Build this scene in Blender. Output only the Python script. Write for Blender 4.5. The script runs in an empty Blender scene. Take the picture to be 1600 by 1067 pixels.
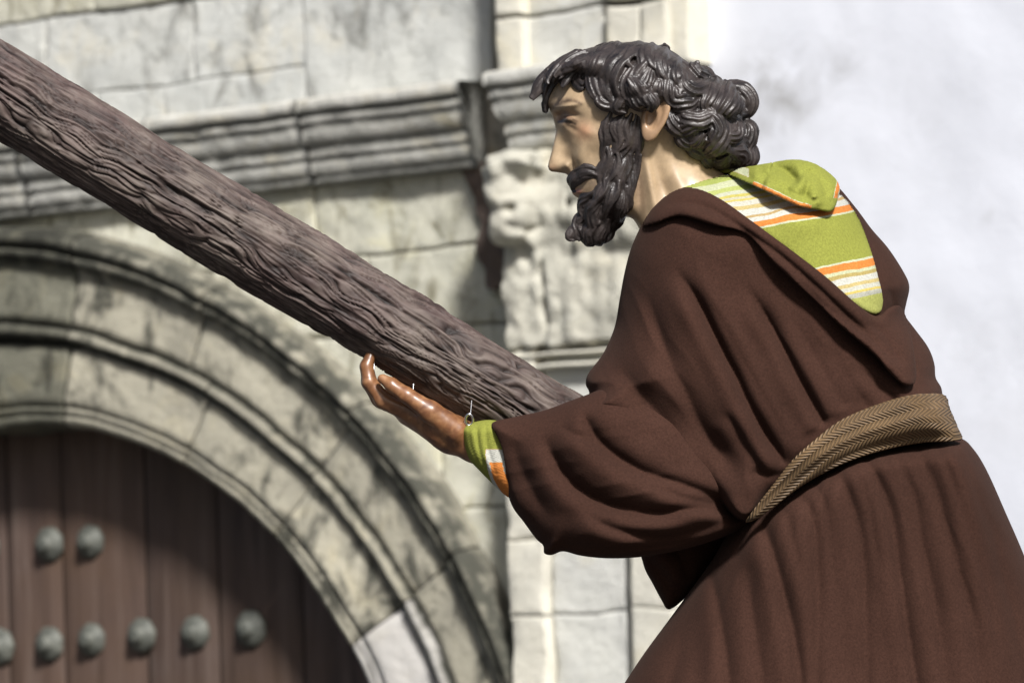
import bpy, math, random
import numpy as np
from mathutils import Matrix, Vector

random.seed(7)
RNG = np.random.default_rng(7)
SC = bpy.context.scene
COL = SC.collection

# ------------------------------------------------------------------ camera
FPX = 6500.0                       # focal length in pixels of a 1600 px wide frame
PITCH, ROLL, YAW_WALL = math.radians(4.3), math.radians(-1.97), math.radians(33.0)
CAM = np.array([0.0, -5.65, 1.70])
cp, sp, cr, sr = math.cos(PITCH), math.sin(PITCH), math.cos(ROLL), math.sin(ROLL)
RIGHT0, FWD, UP0 = np.array([1., 0, 0]), np.array([0, cp, sp]), np.array([0, -sp, cp])
RIGHT = cr * RIGHT0 + sr * UP0
UP = -sr * RIGHT0 + cr * UP0
cam_data = bpy.data.cameras.new('camera')
cam_data.sensor_width = 36.0
cam_data.lens = FPX / 1600.0 * 36.0
cam_data.clip_start = 0.1
cam_data.clip_end = 500.0
cam_data.dof.use_dof = True
cam_data.dof.focus_distance = 5.55
cam_data.dof.aperture_fstop = 8.0
cam = bpy.data.objects.new('camera', cam_data)
COL.objects.link(cam)
cam.matrix_world = Matrix(((RIGHT[0], UP[0], -FWD[0], CAM[0]),
                           (RIGHT[1], UP[1], -FWD[1], CAM[1]),
                           (RIGHT[2], UP[2], -FWD[2], CAM[2]), (0, 0, 0, 1)))
SC.camera = cam

# ------------------------------------------------------------------ light
SUN_EL, SUN_AZ = math.radians(40), math.radians(16)   # azimuth: to the right of straight behind the viewer
sdir = np.array([math.sin(SUN_AZ) * math.cos(SUN_EL), -math.cos(SUN_AZ) * math.cos(SUN_EL), math.sin(SUN_EL)])
world = bpy.data.worlds.new('World')
SC.world = world
world.use_nodes = True
wn = world.node_tree
sky = wn.nodes.new('ShaderNodeTexSky')
sky.sky_type = 'NISHITA'
sky.sun_disc = False
sky.sun_elevation = SUN_EL
sky.sun_rotation = math.atan2(sdir[0], sdir[1])
sky.air_density = 1.0
sky.dust_density = 3.0
wn.links.new(sky.outputs[0], wn.nodes['Background'].inputs[0])
wn.nodes['Background'].inputs[1].default_value = 0.06
sl = bpy.data.lights.new('sun', 'SUN')
sl.energy = 5.0
sl.angle = math.radians(8.0)
sl.color = (1.0, 0.975, 0.95)
sun = bpy.data.objects.new('sun', sl)
sun.rotation_euler = Vector(-sdir).to_track_quat('-Z', 'Y').to_euler()
COL.objects.link(sun)
SC.view_settings.view_transform = 'Standard'
SC.view_settings.look = 'None'
SC.view_settings.gamma = 1.0
SC.view_settings.use_curve_mapping = False
SC.view_settings.exposure = 0.38

# ------------------------------------------------------------------ placing helpers
PPM = 1150.0                       # reference units per metre at the statue's depth


def P(u, v, w=0.0):
    """world point at depth w (reference units, + is away) for the sight line through (u, v)"""
    u, v, w = np.broadcast_arrays(np.asarray(u, float), np.asarray(v, float), np.asarray(w, float))
    R = (u[..., None] - 800.0) * RIGHT + (533.5 - v[..., None]) * UP + FPX * FWD
    t = (w / PPM - CAM[1]) / R[..., 1]
    return CAM + R * t[..., None]


WALL_O = np.array([0.0, 5.85, 0.0])
DH = np.array([math.cos(YAW_WALL), -math.sin(YAW_WALL), 0.0])
NW = np.array([-math.sin(YAW_WALL), -math.cos(YAW_WALL), 0.0])


def WL(u, v, o=0.0):
    """(s, h) on the facade plane moved out by o"""
    R = (u - 800.0) * RIGHT + (533.5 - v) * UP + FPX * FWD
    t = (NW @ (WALL_O + o * NW - CAM)) / (R @ NW)
    X = CAM + R * t - WALL_O
    return float(X @ DH), float(X[2])


# ------------------------------------------------------------------ numpy noise
_perm = RNG.permutation(256).astype(np.int64)
_perm = np.concatenate([_perm, _perm, _perm])
_val = RNG.uniform(-1, 1, 256)


def vnoise(x, y, z=0.0):
    x, y, z = np.broadcast_arrays(np.asarray(x, float), np.asarray(y, float), np.asarray(z, float))
    xi, yi, zi = np.floor(x).astype(np.int64), np.floor(y).astype(np.int64), np.floor(z).astype(np.int64)
    xf, yf, zf = x - xi, y - yi, z - zi
    xf, yf, zf = [t * t * t * (t * (t * 6 - 15) + 10) for t in (xf, yf, zf)]

    def h(a, b, c):
        return _val[_perm[_perm[_perm[a & 255] + (b & 255)] + (c & 255)]]
    r = 0
    for dx in (0, 1):
        for dy in (0, 1):
            for dz in (0, 1):
                r = r + h(xi + dx, yi + dy, zi + dz) * (xf if dx else 1 - xf) * (yf if dy else 1 - yf) * (zf if dz else 1 - zf)
    return r


def fbm(x, y, z=0.0, n=4):
    r, a = 0, 1.0
    for k in range(n):
        r = r + a * vnoise(x * 2 ** k + 17 * k, y * 2 ** k + 5 * k, z * 2 ** k + 11 * k)
        a *= 0.5
    return r


# ------------------------------------------------------------------ mesh helpers
def mesh_obj(name, verts, faces, mat, parent=None, smooth=True, attrs=None):
    me = bpy.data.meshes.new(name)
    verts = np.asarray(verts, np.float32)
    if isinstance(faces, np.ndarray):
        n, k = faces.shape
        me.vertices.add(len(verts))
        me.vertices.foreach_set('co', verts.ravel())
        me.loops.add(n * k)
        me.loops.foreach_set('vertex_index', faces.astype(np.int32).ravel())
        me.polygons.add(n)
        me.polygons.foreach_set('loop_start', np.arange(0, n * k, k, dtype=np.int32))
        me.polygons.foreach_set('loop_total', np.full(n, k, np.int32))
        me.update(calc_edges=True)
    else:
        me.from_pydata([tuple(map(float, p)) for p in verts], [], faces)
    if attrs:
        for an, av in attrs.items():
            av = np.asarray(av, np.float32)
            if av.ndim == 2:
                a = me.attributes.new(an, 'FLOAT_COLOR', 'POINT')
                if av.shape[1] == 3:
                    av = np.c_[av, np.ones(len(av), np.float32)]
                a.data.foreach_set('color', av.ravel().astype(np.float32))
            else:
                a = me.attributes.new(an, 'FLOAT', 'POINT')
                a.data.foreach_set('value', av)
    me.validate()
    me.polygons.foreach_set('use_smooth', np.full(len(me.polygons), smooth))
    me.materials.append(mat)
    o = bpy.data.objects.new(name, me)
    COL.objects.link(o)
    if parent is not None:
        o.parent = parent
    return o


def empty(name, loc=(0, 0, 0), rz=0.0, parent=None):
    o = bpy.data.objects.new(name, None)
    o.empty_display_size = 0.1
    o.location = loc
    o.rotation_euler = (0, 0, rz)
    COL.objects.link(o)
    if parent is not None:
        o.parent = parent
    return o


def tag(o, label, cat, group=None):
    o['label'] = label
    o['category'] = cat
    if group:
        o['group'] = group


def grid_faces(nu, nv, wrap_u=False, wrap_v=False, off=0):
    iu = np.arange(nu if wrap_u else nu - 1)
    iv = np.arange(nv if wrap_v else nv - 1)
    A, B = np.meshgrid(iu, iv, indexing='ij')
    A2, B2 = (A + 1) % nu, (B + 1) % nv
    return np.stack([A * nv + B, A2 * nv + B, A2 * nv + B2, A * nv + B2], -1).reshape(-1, 4) + off


def surface_nets(f, lo, vox):
    """f: float grid; returns verts (grid space -> coordinates) and quads, negative = inside"""
    s = f < 0
    nx, ny, nz = f.shape
    c = np.zeros((nx - 1, ny - 1, nz - 1), np.uint8)
    for dx in (0, 1):
        for dy in (0, 1):
            for dz in (0, 1):
                c += s[dx:nx - 1 + dx, dy:ny - 1 + dy, dz:nz - 1 + dz]
    act = (c > 0) & (c < 8)
    idx = np.argwhere(act)
    ids = np.full(act.shape, -1, np.int32)
    ids[act] = np.arange(len(idx))
    cor = {}
    for dx in (0, 1):
        for dy in (0, 1):
            for dz in (0, 1):
                cor[dx, dy, dz] = f[idx[:, 0] + dx, idx[:, 1] + dy, idx[:, 2] + dz].astype(np.float32)
    acc = np.zeros((len(idx), 3), np.float32)
    cnt = np.zeros(len(idx), np.float32)
    for a in cor:
        for ax in range(3):
            if a[ax] == 0:
                b = list(a); b[ax] = 1; b = tuple(b)
                fa, fb = cor[a], cor[b]
                m = (fa < 0) != (fb < 0)
                t = np.where(m, fa / np.where(m, fa - fb, 1), 0)
                p = np.array(a, np.float32)[None].repeat(len(idx), 0)
                p[:, ax] = t
                acc += p * m[:, None]
                cnt += m
    verts = (idx + acc / cnt[:, None]) * vox + np.asarray(lo)
    quads = []
    for ax in range(3):
        sl0 = [slice(None)] * 3; sl1 = [slice(None)] * 3
        sl0[ax] = slice(0, -1); sl1[ax] = slice(1, None)
        a, b = s[tuple(sl0)], s[tuple(sl1)]
        e = np.argwhere(a != b)
        o1, o2 = [(1, 2), (2, 0), (0, 1)][ax]
        ok = (e[:, o1] > 0) & (e[:, o2] > 0) & (e[:, o1] < f.shape[o1] - 1) & (e[:, o2] < f.shape[o2] - 1)
        e = e[ok]
        flip = a[tuple(e.T)]
        def g(d1, d2):
            q = e.copy(); q[:, o1] -= d1; q[:, o2] -= d2
            return ids[q[:, 0], q[:, 1], q[:, 2]]
        Q = np.stack([g(1, 1), g(0, 1), g(0, 0), g(1, 0)], 1)
        Q[~flip] = Q[~flip][:, ::-1]
        quads.append(Q)
    Q = np.concatenate(quads)
    return verts, Q[(Q >= 0).all(1)]


def relax(verts, quads, n=2, lam=0.5):
    e = np.concatenate([quads[:, [0, 1]], quads[:, [1, 2]], quads[:, [2, 3]], quads[:, [3, 0]]])
    nv = len(verts)
    deg = np.bincount(e[:, 0], minlength=nv) + np.bincount(e[:, 1], minlength=nv)
    deg = np.maximum(deg, 1)
    v = verts.astype(np.float64)
    for _ in range(n):
        acc = np.stack([np.bincount(e[:, 0], v[e[:, 1], k], nv) + np.bincount(e[:, 1], v[e[:, 0], k], nv) for k in range(3)], 1)
        v = v + lam * (acc / deg[:, None] - v)
    return v


def curve(pts, n=12, closed=False):
    """Catmull-Rom through the points"""
    p = np.asarray(pts, float)
    if closed:
        q = np.concatenate([p[-1:], p, p[:2]])
    else:
        q = np.concatenate([2 * p[:1] - p[1:2], p, 2 * p[-1:] - p[-2:-1]])
    out = []
    m = len(p) if closed else len(p) - 1
    t = np.linspace(0, 1, n, endpoint=False)[:, None]
    for i in range(m):
        a, b, c, d = q[i], q[i + 1], q[i + 2], q[i + 3]
        out.append(0.5 * (2 * b + (c - a) * t + (2 * a - 5 * b + 4 * c - d) * t ** 2 + (3 * b - a - 3 * c + d) * t ** 3))
    if not closed:
        out.append(p[-1:])
    return np.concatenate(out)


def poly_dist(U, V, poly):
    """signed distance to a polygon, + inside"""
    d2 = np.full(U.shape, 1e12)
    ins = np.zeros(U.shape, bool)
    n = len(poly)
    for i in range(n):
        ax, ay = poly[i]
        bx, by = poly[(i + 1) % n]
        ex, ey = bx - ax, by - ay
        L = ex * ex + ey * ey
        if L < 1e-12:
            continue
        t = np.clip(((U - ax) * ex + (V - ay) * ey) / L, 0, 1)
        d2 = np.minimum(d2, (U - ax - t * ex) ** 2 + (V - ay - t * ey) ** 2)
        if ay != by:
            c = ((ay > V) != (by > V)) & (U < (bx - ax) * (V - ay) / (by - ay) + ax)
            ins ^= c
    d = np.sqrt(d2)
    return np.where(ins, d, -d)


def line_dist(U, V, pts):
    """signed distance to an open polyline (+ on the right of its direction) and the parameter 0..1"""
    best = np.full(U.shape, 1e12)
    sgn = np.zeros(U.shape)
    par = np.zeros(U.shape)
    seg = np.hypot(np.diff(pts[:, 0]), np.diff(pts[:, 1]))
    cum = np.concatenate([[0], np.cumsum(seg)])
    for i in range(len(pts) - 1):
        ax, ay = pts[i]
        ex, ey = pts[i + 1] - pts[i]
        L = max(ex * ex + ey * ey, 1e-9)
        t = np.clip(((U - ax) * ex + (V - ay) * ey) / L, 0, 1)
        px, py = U - ax - t * ex, V - ay - t * ey
        d2 = px * px + py * py
        m = d2 < best
        best = np.where(m, d2, best)
        sgn = np.where(m, np.sign(py * ex - px * ey), sgn)
        par = np.where(m, (cum[i] + t * seg[i]) / cum[-1], par)
    return np.sqrt(best) * sgn, par


def tps(pts, vals, U, V, smooth=2.0):
    """thin plate spline through control values"""
    p = np.asarray(pts, float) / 100.0
    n = len(p)

    def ker(r2):
        return np.where(r2 > 1e-12, 0.5 * r2 * np.log(np.maximum(r2, 1e-12)), 0)
    K = ker(((p[:, None] - p[None]) ** 2).sum(-1)) + np.eye(n) * smooth * 1e-3
    A = np.zeros((n + 3, n + 3))
    A[:n, :n] = K
    A[:n, n] = 1; A[:n, n + 1:] = p
    A[n:, :n] = A[:n, n:].T
    b = np.concatenate([np.asarray(vals, float), np.zeros(3)])
    c = np.linalg.solve(A, b)
    r = c[n] + c[n + 1] * U / 100 + c[n + 2] * V / 100
    for i in range(n):
        r = r + c[i] * ker((U / 100 - p[i, 0]) ** 2 + (V / 100 - p[i, 1]) ** 2)
    return r


def bilerp(F, u0, v0, step, U, V):
    x = np.clip((U - u0) / step, 0, F.shape[0] - 1.001)
    y = np.clip((V - v0) / step, 0, F.shape[1] - 1.001)
    i, j = x.astype(int), y.astype(int)
    a, b = x - i, y - j
    return F[i, j] * (1 - a) * (1 - b) + F[i + 1, j] * a * (1 - b) + F[i, j + 1] * (1 - a) * b + F[i + 1, j + 1] * a * b


def sstep(a, b, x):
    t = np.clip((x - a) / (b - a), 0, 1)
    return t * t * (3 - 2 * t)


# ------------------------------------------------------------------ materials
def new_mat(name):
    m = bpy.data.materials.new(name)
    m.use_nodes = True
    nt = m.node_tree
    return m, nt, nt.nodes['Principled BSDF']


def nd(nt, typ, **kw):
    n = nt.nodes.new(typ)
    for k, v in kw.items():
        if k.startswith('i_'):
            key = k[2:]
            key = int(key) if key.isdigit() else key.replace('_', ' ')
            n.inputs[key].default_value = v
        else:
            setattr(n, k, v)
    return n


def ramp(nt, stops, interp='LINEAR'):
    r = nt.nodes.new('ShaderNodeValToRGB')
    r.color_ramp.interpolation = interp
    el = r.color_ramp.elements
    while len(el) > 1:
        el.remove(el[-1])
    for i, (p, c) in enumerate(stops):
        e = el[0] if i == 0 else el.new(p)
        e.position = p
        e.color = (c[0], c[1], c[2], 1) if not np.isscalar(c) else (c, c, c, 1)
    return r


def mixc(nt, fac, a, b, blend='MIX'):
    m = nt.nodes.new('ShaderNodeMix')
    m.data_type = 'RGBA'
    m.blend_type = blend
    for sock, val in ((m.inputs[0], fac), (m.inputs[6], a), (m.inputs[7], b)):
        if isinstance(val, bpy.types.NodeSocket):
            nt.links.new(val, sock)
        elif np.isscalar(val):
            sock.default_value = val
        else:
            sock.default_value = (*val, 1) if len(val) == 3 else val
    return m.outputs[2]


def noise_tex(nt, vec, scale, detail=6, rough=0.6, dist=0.0):
    n = nd(nt, 'ShaderNodeTexNoise')
    n.inputs['Scale'].default_value = scale
    n.inputs['Detail'].default_value = detail
    n.inputs['Roughness'].default_value = rough
    n.inputs['Distortion'].default_value = dist
    nt.links.new(vec, n.inputs['Vector'])
    return n.outputs['Fac']


def stone_mat(name, col, col2, dark=(0.05, 0.05, 0.04), stain=0.5, bump=0.4, warm=(0.42, 0.36, 0.22), use_attr=False, vary=0.25):
    m, nt, bs = new_mat(name)
    tc = nd(nt, 'ShaderNodeTexCoord')
    vec = tc.outputs['Object']
    n1 = noise_tex(nt, vec, 2.3, 8, 0.62, 0.4)
    r1 = ramp(nt, [(0.32, col2), (0.62, col)])
    nt.links.new(n1, r1.inputs[0])
    c = r1.outputs[0]
    n2 = noise_tex(nt, vec, 5.0, 8, 0.7, 0.8)
    r2 = ramp(nt, [(0.52, 0.0), (0.7, 0.7)])
    nt.links.new(n2, r2.inputs[0])
    c = mixc(nt, r2.outputs[0], c, warm)
    oi = nd(nt, 'ShaderNodeObjectInfo')
    rr = ramp(nt, [(0.0, 1 - vary), (1.0, 1 + vary * 0.4)])
    nt.links.new(oi.outputs['Random'], rr.inputs[0])
    c = mixc(nt, 1.0, c, rr.outputs[0], 'MULTIPLY')
    mp = nd(nt, 'ShaderNodeMapping')
    mp.inputs['Scale'].default_value = (1.0, 1.0, 0.55)
    nt.links.new(vec, mp.inputs[0])
    n3 = noise_tex(nt, mp.outputs[0], 9.0, 10, 0.72, 0.6)
    lo = 0.64 - 0.17 * stain
    r3 = ramp(nt, [(lo, 0.0), (lo + 0.13, min(1, 0.45 + stain * 0.5))])
    nt.links.new(n3, r3.inputs[0])
    fac = r3.outputs[0]
    if use_attr:
        at = nd(nt, 'ShaderNodeAttribute', attribute_name='stain')  # on the cornice this also carries painted shade lines
        n4 = noise_tex(nt, vec, 13.0, 8, 0.7)
        r4 = ramp(nt, [(0.33, 0.45), (0.55, 1.35)])
        nt.links.new(n4, r4.inputs[0])
        mu = nd(nt, 'ShaderNodeMath', operation='MULTIPLY')
        nt.links.new(at.outputs['Fac'], mu.inputs[0]); nt.links.new(r4.outputs[0], mu.inputs[1])
        mu.use_clamp = True
        mx = nd(nt, 'ShaderNodeMath', operation='MAXIMUM')
        nt.links.new(fac, mx.inputs[0]); nt.links.new(mu.outputs[0], mx.inputs[1])
        fac = mx.outputs[0]
    c = mixc(nt, fac, c, dark)
    nt.links.new(c, bs.inputs['Base Color'])
    bs.inputs['Roughness'].default_value = 0.88
    bs.inputs['Specular IOR Level'].default_value = 0.25
    n5 = noise_tex(nt, vec, 38.0, 8, 0.7)
    n6 = noise_tex(nt, vec, 9.0, 6, 0.6)
    ad = nd(nt, 'ShaderNodeMath', operation='MULTIPLY_ADD', i_1=2.0)
    nt.links.new(n6, ad.inputs[0]); nt.links.new(n5, ad.inputs[2])
    bp = nd(nt, 'ShaderNodeBump')
    bp.inputs['Strength'].default_value = bump
    bp.inputs['Distance'].default_value = 0.02
    nt.links.new(ad.outputs[0], bp.inputs['Height'])
    nt.links.new(bp.outputs[0], bs.inputs['Normal'])
    return m


M_ASH = stone_mat('stone ashlar', (0.545, 0.55, 0.515), (0.40, 0.41, 0.395), dark=(0.17, 0.17, 0.155), stain=0.78, warm=(0.58, 0.54, 0.43), vary=0.12)
M_SPAN = stone_mat('stone spandrel', (0.57, 0.555, 0.46), (0.42, 0.42, 0.345), dark=(0.16, 0.145, 0.09), stain=0.75, warm=(0.56, 0.53, 0.35), vary=0.12)
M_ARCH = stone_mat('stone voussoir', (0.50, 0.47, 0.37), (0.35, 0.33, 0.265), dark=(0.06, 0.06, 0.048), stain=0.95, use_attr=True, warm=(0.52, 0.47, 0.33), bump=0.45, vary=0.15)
M_KEY = stone_mat('stone keystone', (0.20, 0.195, 0.15), (0.11, 0.11, 0.085), dark=(0.03, 0.03, 0.024), stain=0.8, use_attr=True, warm=(0.3, 0.27, 0.17), bump=0.45)
M_NEW = stone_mat('stone repaired', (0.62, 0.60, 0.56), (0.54, 0.52, 0.49), stain=0.05, warm=(0.6, 0.56, 0.48), use_attr=True, vary=0.05)
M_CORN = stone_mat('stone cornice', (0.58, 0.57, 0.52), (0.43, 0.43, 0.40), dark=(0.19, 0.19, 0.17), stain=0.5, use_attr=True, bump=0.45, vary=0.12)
M_PIL = stone_mat('stone pilaster', (0.63, 0.605, 0.51), (0.54, 0.525, 0.46), dark=(0.3, 0.29, 0.25), stain=0.15, warm=(0.65, 0.59, 0.43), vary=0.08)
M_PANEL = stone_mat('stone panel', (0.58, 0.58, 0.53), (0.49, 0.49, 0.46), dark=(0.25, 0.24, 0.2), stain=0.15, warm=(0.56, 0.53, 0.42), vary=0.08)
M_CAP = stone_mat('stone capital', (0.53, 0.51, 0.43), (0.40, 0.395, 0.34), dark=(0.22, 0.20, 0.16), stain=0.38, warm=(0.60, 0.55, 0.41), bump=0.5, vary=0.05)
M_MORTAR = stone_mat('mortar', (0.40, 0.37, 0.31), (0.28, 0.26, 0.21), stain=0.6)


def stucco_mat():
    m, nt, bs = new_mat('white plaster')
    tc = nd(nt, 'ShaderNodeTexCoord')
    vec = tc.outputs['Object']
    n1 = noise_tex(nt, vec, 1.1, 6, 0.6, 0.5)
    r1 = ramp(nt, [(0.3, (0.585, 0.605, 0.66)), (0.65, (0.625, 0.645, 0.70))])
    nt.links.new(n1, r1.inputs[0])
    n2 = noise_tex(nt, vec, 2.6, 8, 0.65, 0.8)
    r2 = ramp(nt, [(0.60, 0.0), (0.80, 0.3)])
    nt.links.new(n2, r2.inputs[0])
    c = mixc(nt, r2.outputs[0], r1.outputs[0], (0.42, 0.42, 0.43))
    at = nd(nt, 'ShaderNodeAttribute', attribute_name='stain')
    n3 = noise_tex(nt, vec, 8.0, 8, 0.7, 0.6)
    r3 = ramp(nt, [(0.35, 0.0), (0.68, 0.75)])
    nt.links.new(n3, r3.inputs[0])
    mu = nd(nt, 'ShaderNodeMath', operation='MULTIPLY')
    nt.links.new(at.outputs['Fac'], mu.inputs[0]); nt.links.new(r3.outputs[0], mu.inputs[1])
    c = mixc(nt, mu.outputs[0], c, (0.30, 0.30, 0.30))
    nt.links.new(c, bs.inputs['Base Color'])
    bs.inputs['Roughness'].default_value = 0.9
    bs.inputs['Specular IOR Level'].default_value = 0.2
    n5 = noise_tex(nt, vec, 30.0, 8, 0.7)
    bp = nd(nt, 'ShaderNodeBump')
    bp.inputs['Strength'].default_value = 0.18
    bp.inputs['Distance'].default_value = 0.01
    nt.links.new(n5, bp.inputs['Height'])
    nt.links.new(bp.outputs[0], bs.inputs['Normal'])
    return m


def door_mat():
    m, nt, bs = new_mat('door wood')
    tc = nd(nt, 'ShaderNodeTexCoord')
    oi = nd(nt, 'ShaderNodeObjectInfo')
    mp = nd(nt, 'ShaderNodeMapping')
    mp.inputs['Scale'].default_value = (9.0, 9.0, 0.6)
    nt.links.new(tc.outputs['Object'], mp.inputs[0])
    ad = nd(nt, 'ShaderNodeVectorMath', operation='ADD')
    nt.links.new(mp.outputs[0], ad.inputs[0]); nt.links.new(oi.outputs['Random'], ad.inputs[1])
    n1 = noise_tex(nt, ad.outputs[0], 2.2, 9, 0.65, 0.6)
    r1 = ramp(nt, [(0.28, (0.034, 0.020, 0.015)), (0.5, (0.084, 0.053, 0.041)), (0.75, (0.150, 0.110, 0.090))])
    nt.links.new(n1, r1.inputs[0])
    n2 = noise_tex(nt, tc.outputs['Object'], 3.0, 5, 0.6)
    r2 = ramp(nt, [(0.4, 0.0), (0.7, 0.6)])
    nt.links.new(n2, r2.inputs[0])
    c = mixc(nt, r2.outputs[0], r1.outputs[0], (0.085, 0.048, 0.026))
    rr = ramp(nt, [(0, 0.75), (1, 1.15)])
    nt.links.new(oi.outputs['Random'], rr.inputs[0])
    c = mixc(nt, 1.0, c, rr.outputs[0], 'MULTIPLY')
    nt.links.new(c, bs.inputs['Base Color'])
    bs.inputs['Roughness'].default_value = 0.7
    bp = nd(nt, 'ShaderNodeBump')
    bp.inputs['Strength'].default_value = 0.4
    bp.inputs['Distance'].default_value = 0.006
    nt.links.new(n1, bp.inputs['Height'])
    nt.links.new(bp.outputs[0], bs.inputs['Normal'])
    return m


def simple_mat(name, c1, c2, rough=0.6, scale=20.0, metal=0.0, bump=0.2, spec=0.5, dist=0.003):
    m, nt, bs = new_mat(name)
    tc = nd(nt, 'ShaderNodeTexCoord')
    n1 = noise_tex(nt, tc.outputs['Object'], scale, 7, 0.65, 0.3)
    r1 = ramp(nt, [(0.33, c1), (0.67, c2)])
    nt.links.new(n1, r1.inputs[0])
    nt.links.new(r1.outputs[0], bs.inputs['Base Color'])
    bs.inputs['Roughness'].default_value = rough
    bs.inputs['Metallic'].default_value = metal
    bs.inputs['Specular IOR Level'].default_value = spec
    bp = nd(nt, 'ShaderNodeBump')
    bp.inputs['Strength'].default_value = bump
    bp.inputs['Distance'].default_value = dist
    nt.links.new(n1, bp.inputs['Height'])
    nt.links.new(bp.outputs[0], bs.inputs['Normal'])
    return m


def cloth_mat(name, c1, c2, sheen=0.25):
    m, nt, bs = new_mat(name)
    tc = nd(nt, 'ShaderNodeTexCoord')
    vec = tc.outputs['Object']
    n1 = noise_tex(nt, vec, 5.0, 5, 0.6, 0.3)
    n2 = noise_tex(nt, vec, 330.0, 3, 0.75)
    r1 = ramp(nt, [(0.35, c1), (0.65, c2)])
    nt.links.new(n1, r1.inputs[0])
    r2 = ramp(nt, [(0.3, 0.72), (0.7, 1.22)])
    nt.links.new(n2, r2.inputs[0])
    c = mixc(nt, 1.0, r1.outputs[0], r2.outputs[0], 'MULTIPLY')
    nt.links.new(c, bs.inputs['Base Color'])
    bs.inputs['Roughness'].default_value = 0.95
    bs.inputs['Specular IOR Level'].default_value = 0.1
    bs.inputs['Sheen Weight'].default_value = sheen
    bs.inputs['Sheen Roughness'].default_value = 0.5
    bs.inputs['Sheen Tint'].default_value = (0.55, 0.40, 0.33, 1)
    bp = nd(nt, 'ShaderNodeBump')
    bp.inputs['Strength'].default_value = 0.35
    bp.inputs['Distance'].default_value = 0.0012
    nt.links.new(n2, bp.inputs['Height'])
    nt.links.new(bp.outputs[0], bs.inputs['Normal'])
    return m


def paint_mat(name, rough=0.35, scale=60, amt=0.25, bump=0.1, coat=0.3):
    """painted wood: colour comes from the object's own 'paint' attribute"""
    m, nt, bs = new_mat(name)
    tc = nd(nt, 'ShaderNodeTexCoord')
    at = nd(nt, 'ShaderNodeAttribute', attribute_name='paint')
    n1 = noise_tex(nt, tc.outputs['Object'], scale, 6, 0.65)
    r1 = ramp(nt, [(0.3, 1 - amt), (0.7, 1 + amt * 0.5)])
    nt.links.new(n1, r1.inputs[0])
    c = mixc(nt, 1.0, at.outputs['Color'], r1.outputs[0], 'MULTIPLY')
    nt.links.new(c, bs.inputs['Base Color'])
    bs.inputs['Roughness'].default_value = rough
    bs.inputs['Coat Weight'].default_value = coat
    bs.inputs['Coat Roughness'].default_value = 0.25
    bp = nd(nt, 'ShaderNodeBump')
    bp.inputs['Strength'].default_value = bump
    bp.inputs['Distance'].default_value = 0.002
    nt.links.new(n1, bp.inputs['Height'])
    nt.links.new(bp.outputs[0], bs.inputs['Normal'])
    return m


M_STUCCO = stucco_mat()
M_DOOR = door_mat()
M_IRON = simple_mat('iron stud', (0.06, 0.064, 0.055), (0.13, 0.135, 0.115), 0.6, 30.0, 0.2, 0.4)
M_ROBE = cloth_mat('brown wool', (0.035, 0.0163, 0.0114), (0.045, 0.0212, 0.0149), 0.03)
M_STEEL = simple_mat('steel hook', (0.5, 0.5, 0.5), (0.7, 0.7, 0.7), 0.25, 40.0, 1.0, 0.05)
M_SKIN = paint_mat('painted skin', 0.40, 45, 0.28, 0.10, 0.22)
M_HAIR = simple_mat('painted hair', (0.011, 0.009, 0.009), (0.052, 0.041, 0.038), 0.40, 38.0, 0.0, 0.6, 0.5)
M_EARTH = simple_mat('street paving', (0.04, 0.04, 0.04), (0.065, 0.062, 0.06), 0.9, 3.0, 0.0, 0.3)


# ------------------------------------------------------------------ ground
g = mesh_obj('ground', [(-150, -150, 0), (150, -150, 0), (150, 150, 0), (-150, 150, 0)], [(0, 1, 2, 3)], M_EARTH, smooth=False)
g['kind'] = 'structure'

# ------------------------------------------------------------------ church facade (local x along the wall, z up, -y out)
church = empty('church_facade', tuple(WALL_O), -YAW_WALL)
tag(church, 'weathered stone church front with arched studded door, cornice, carved pilaster and white plaster wall', 'church')


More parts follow.
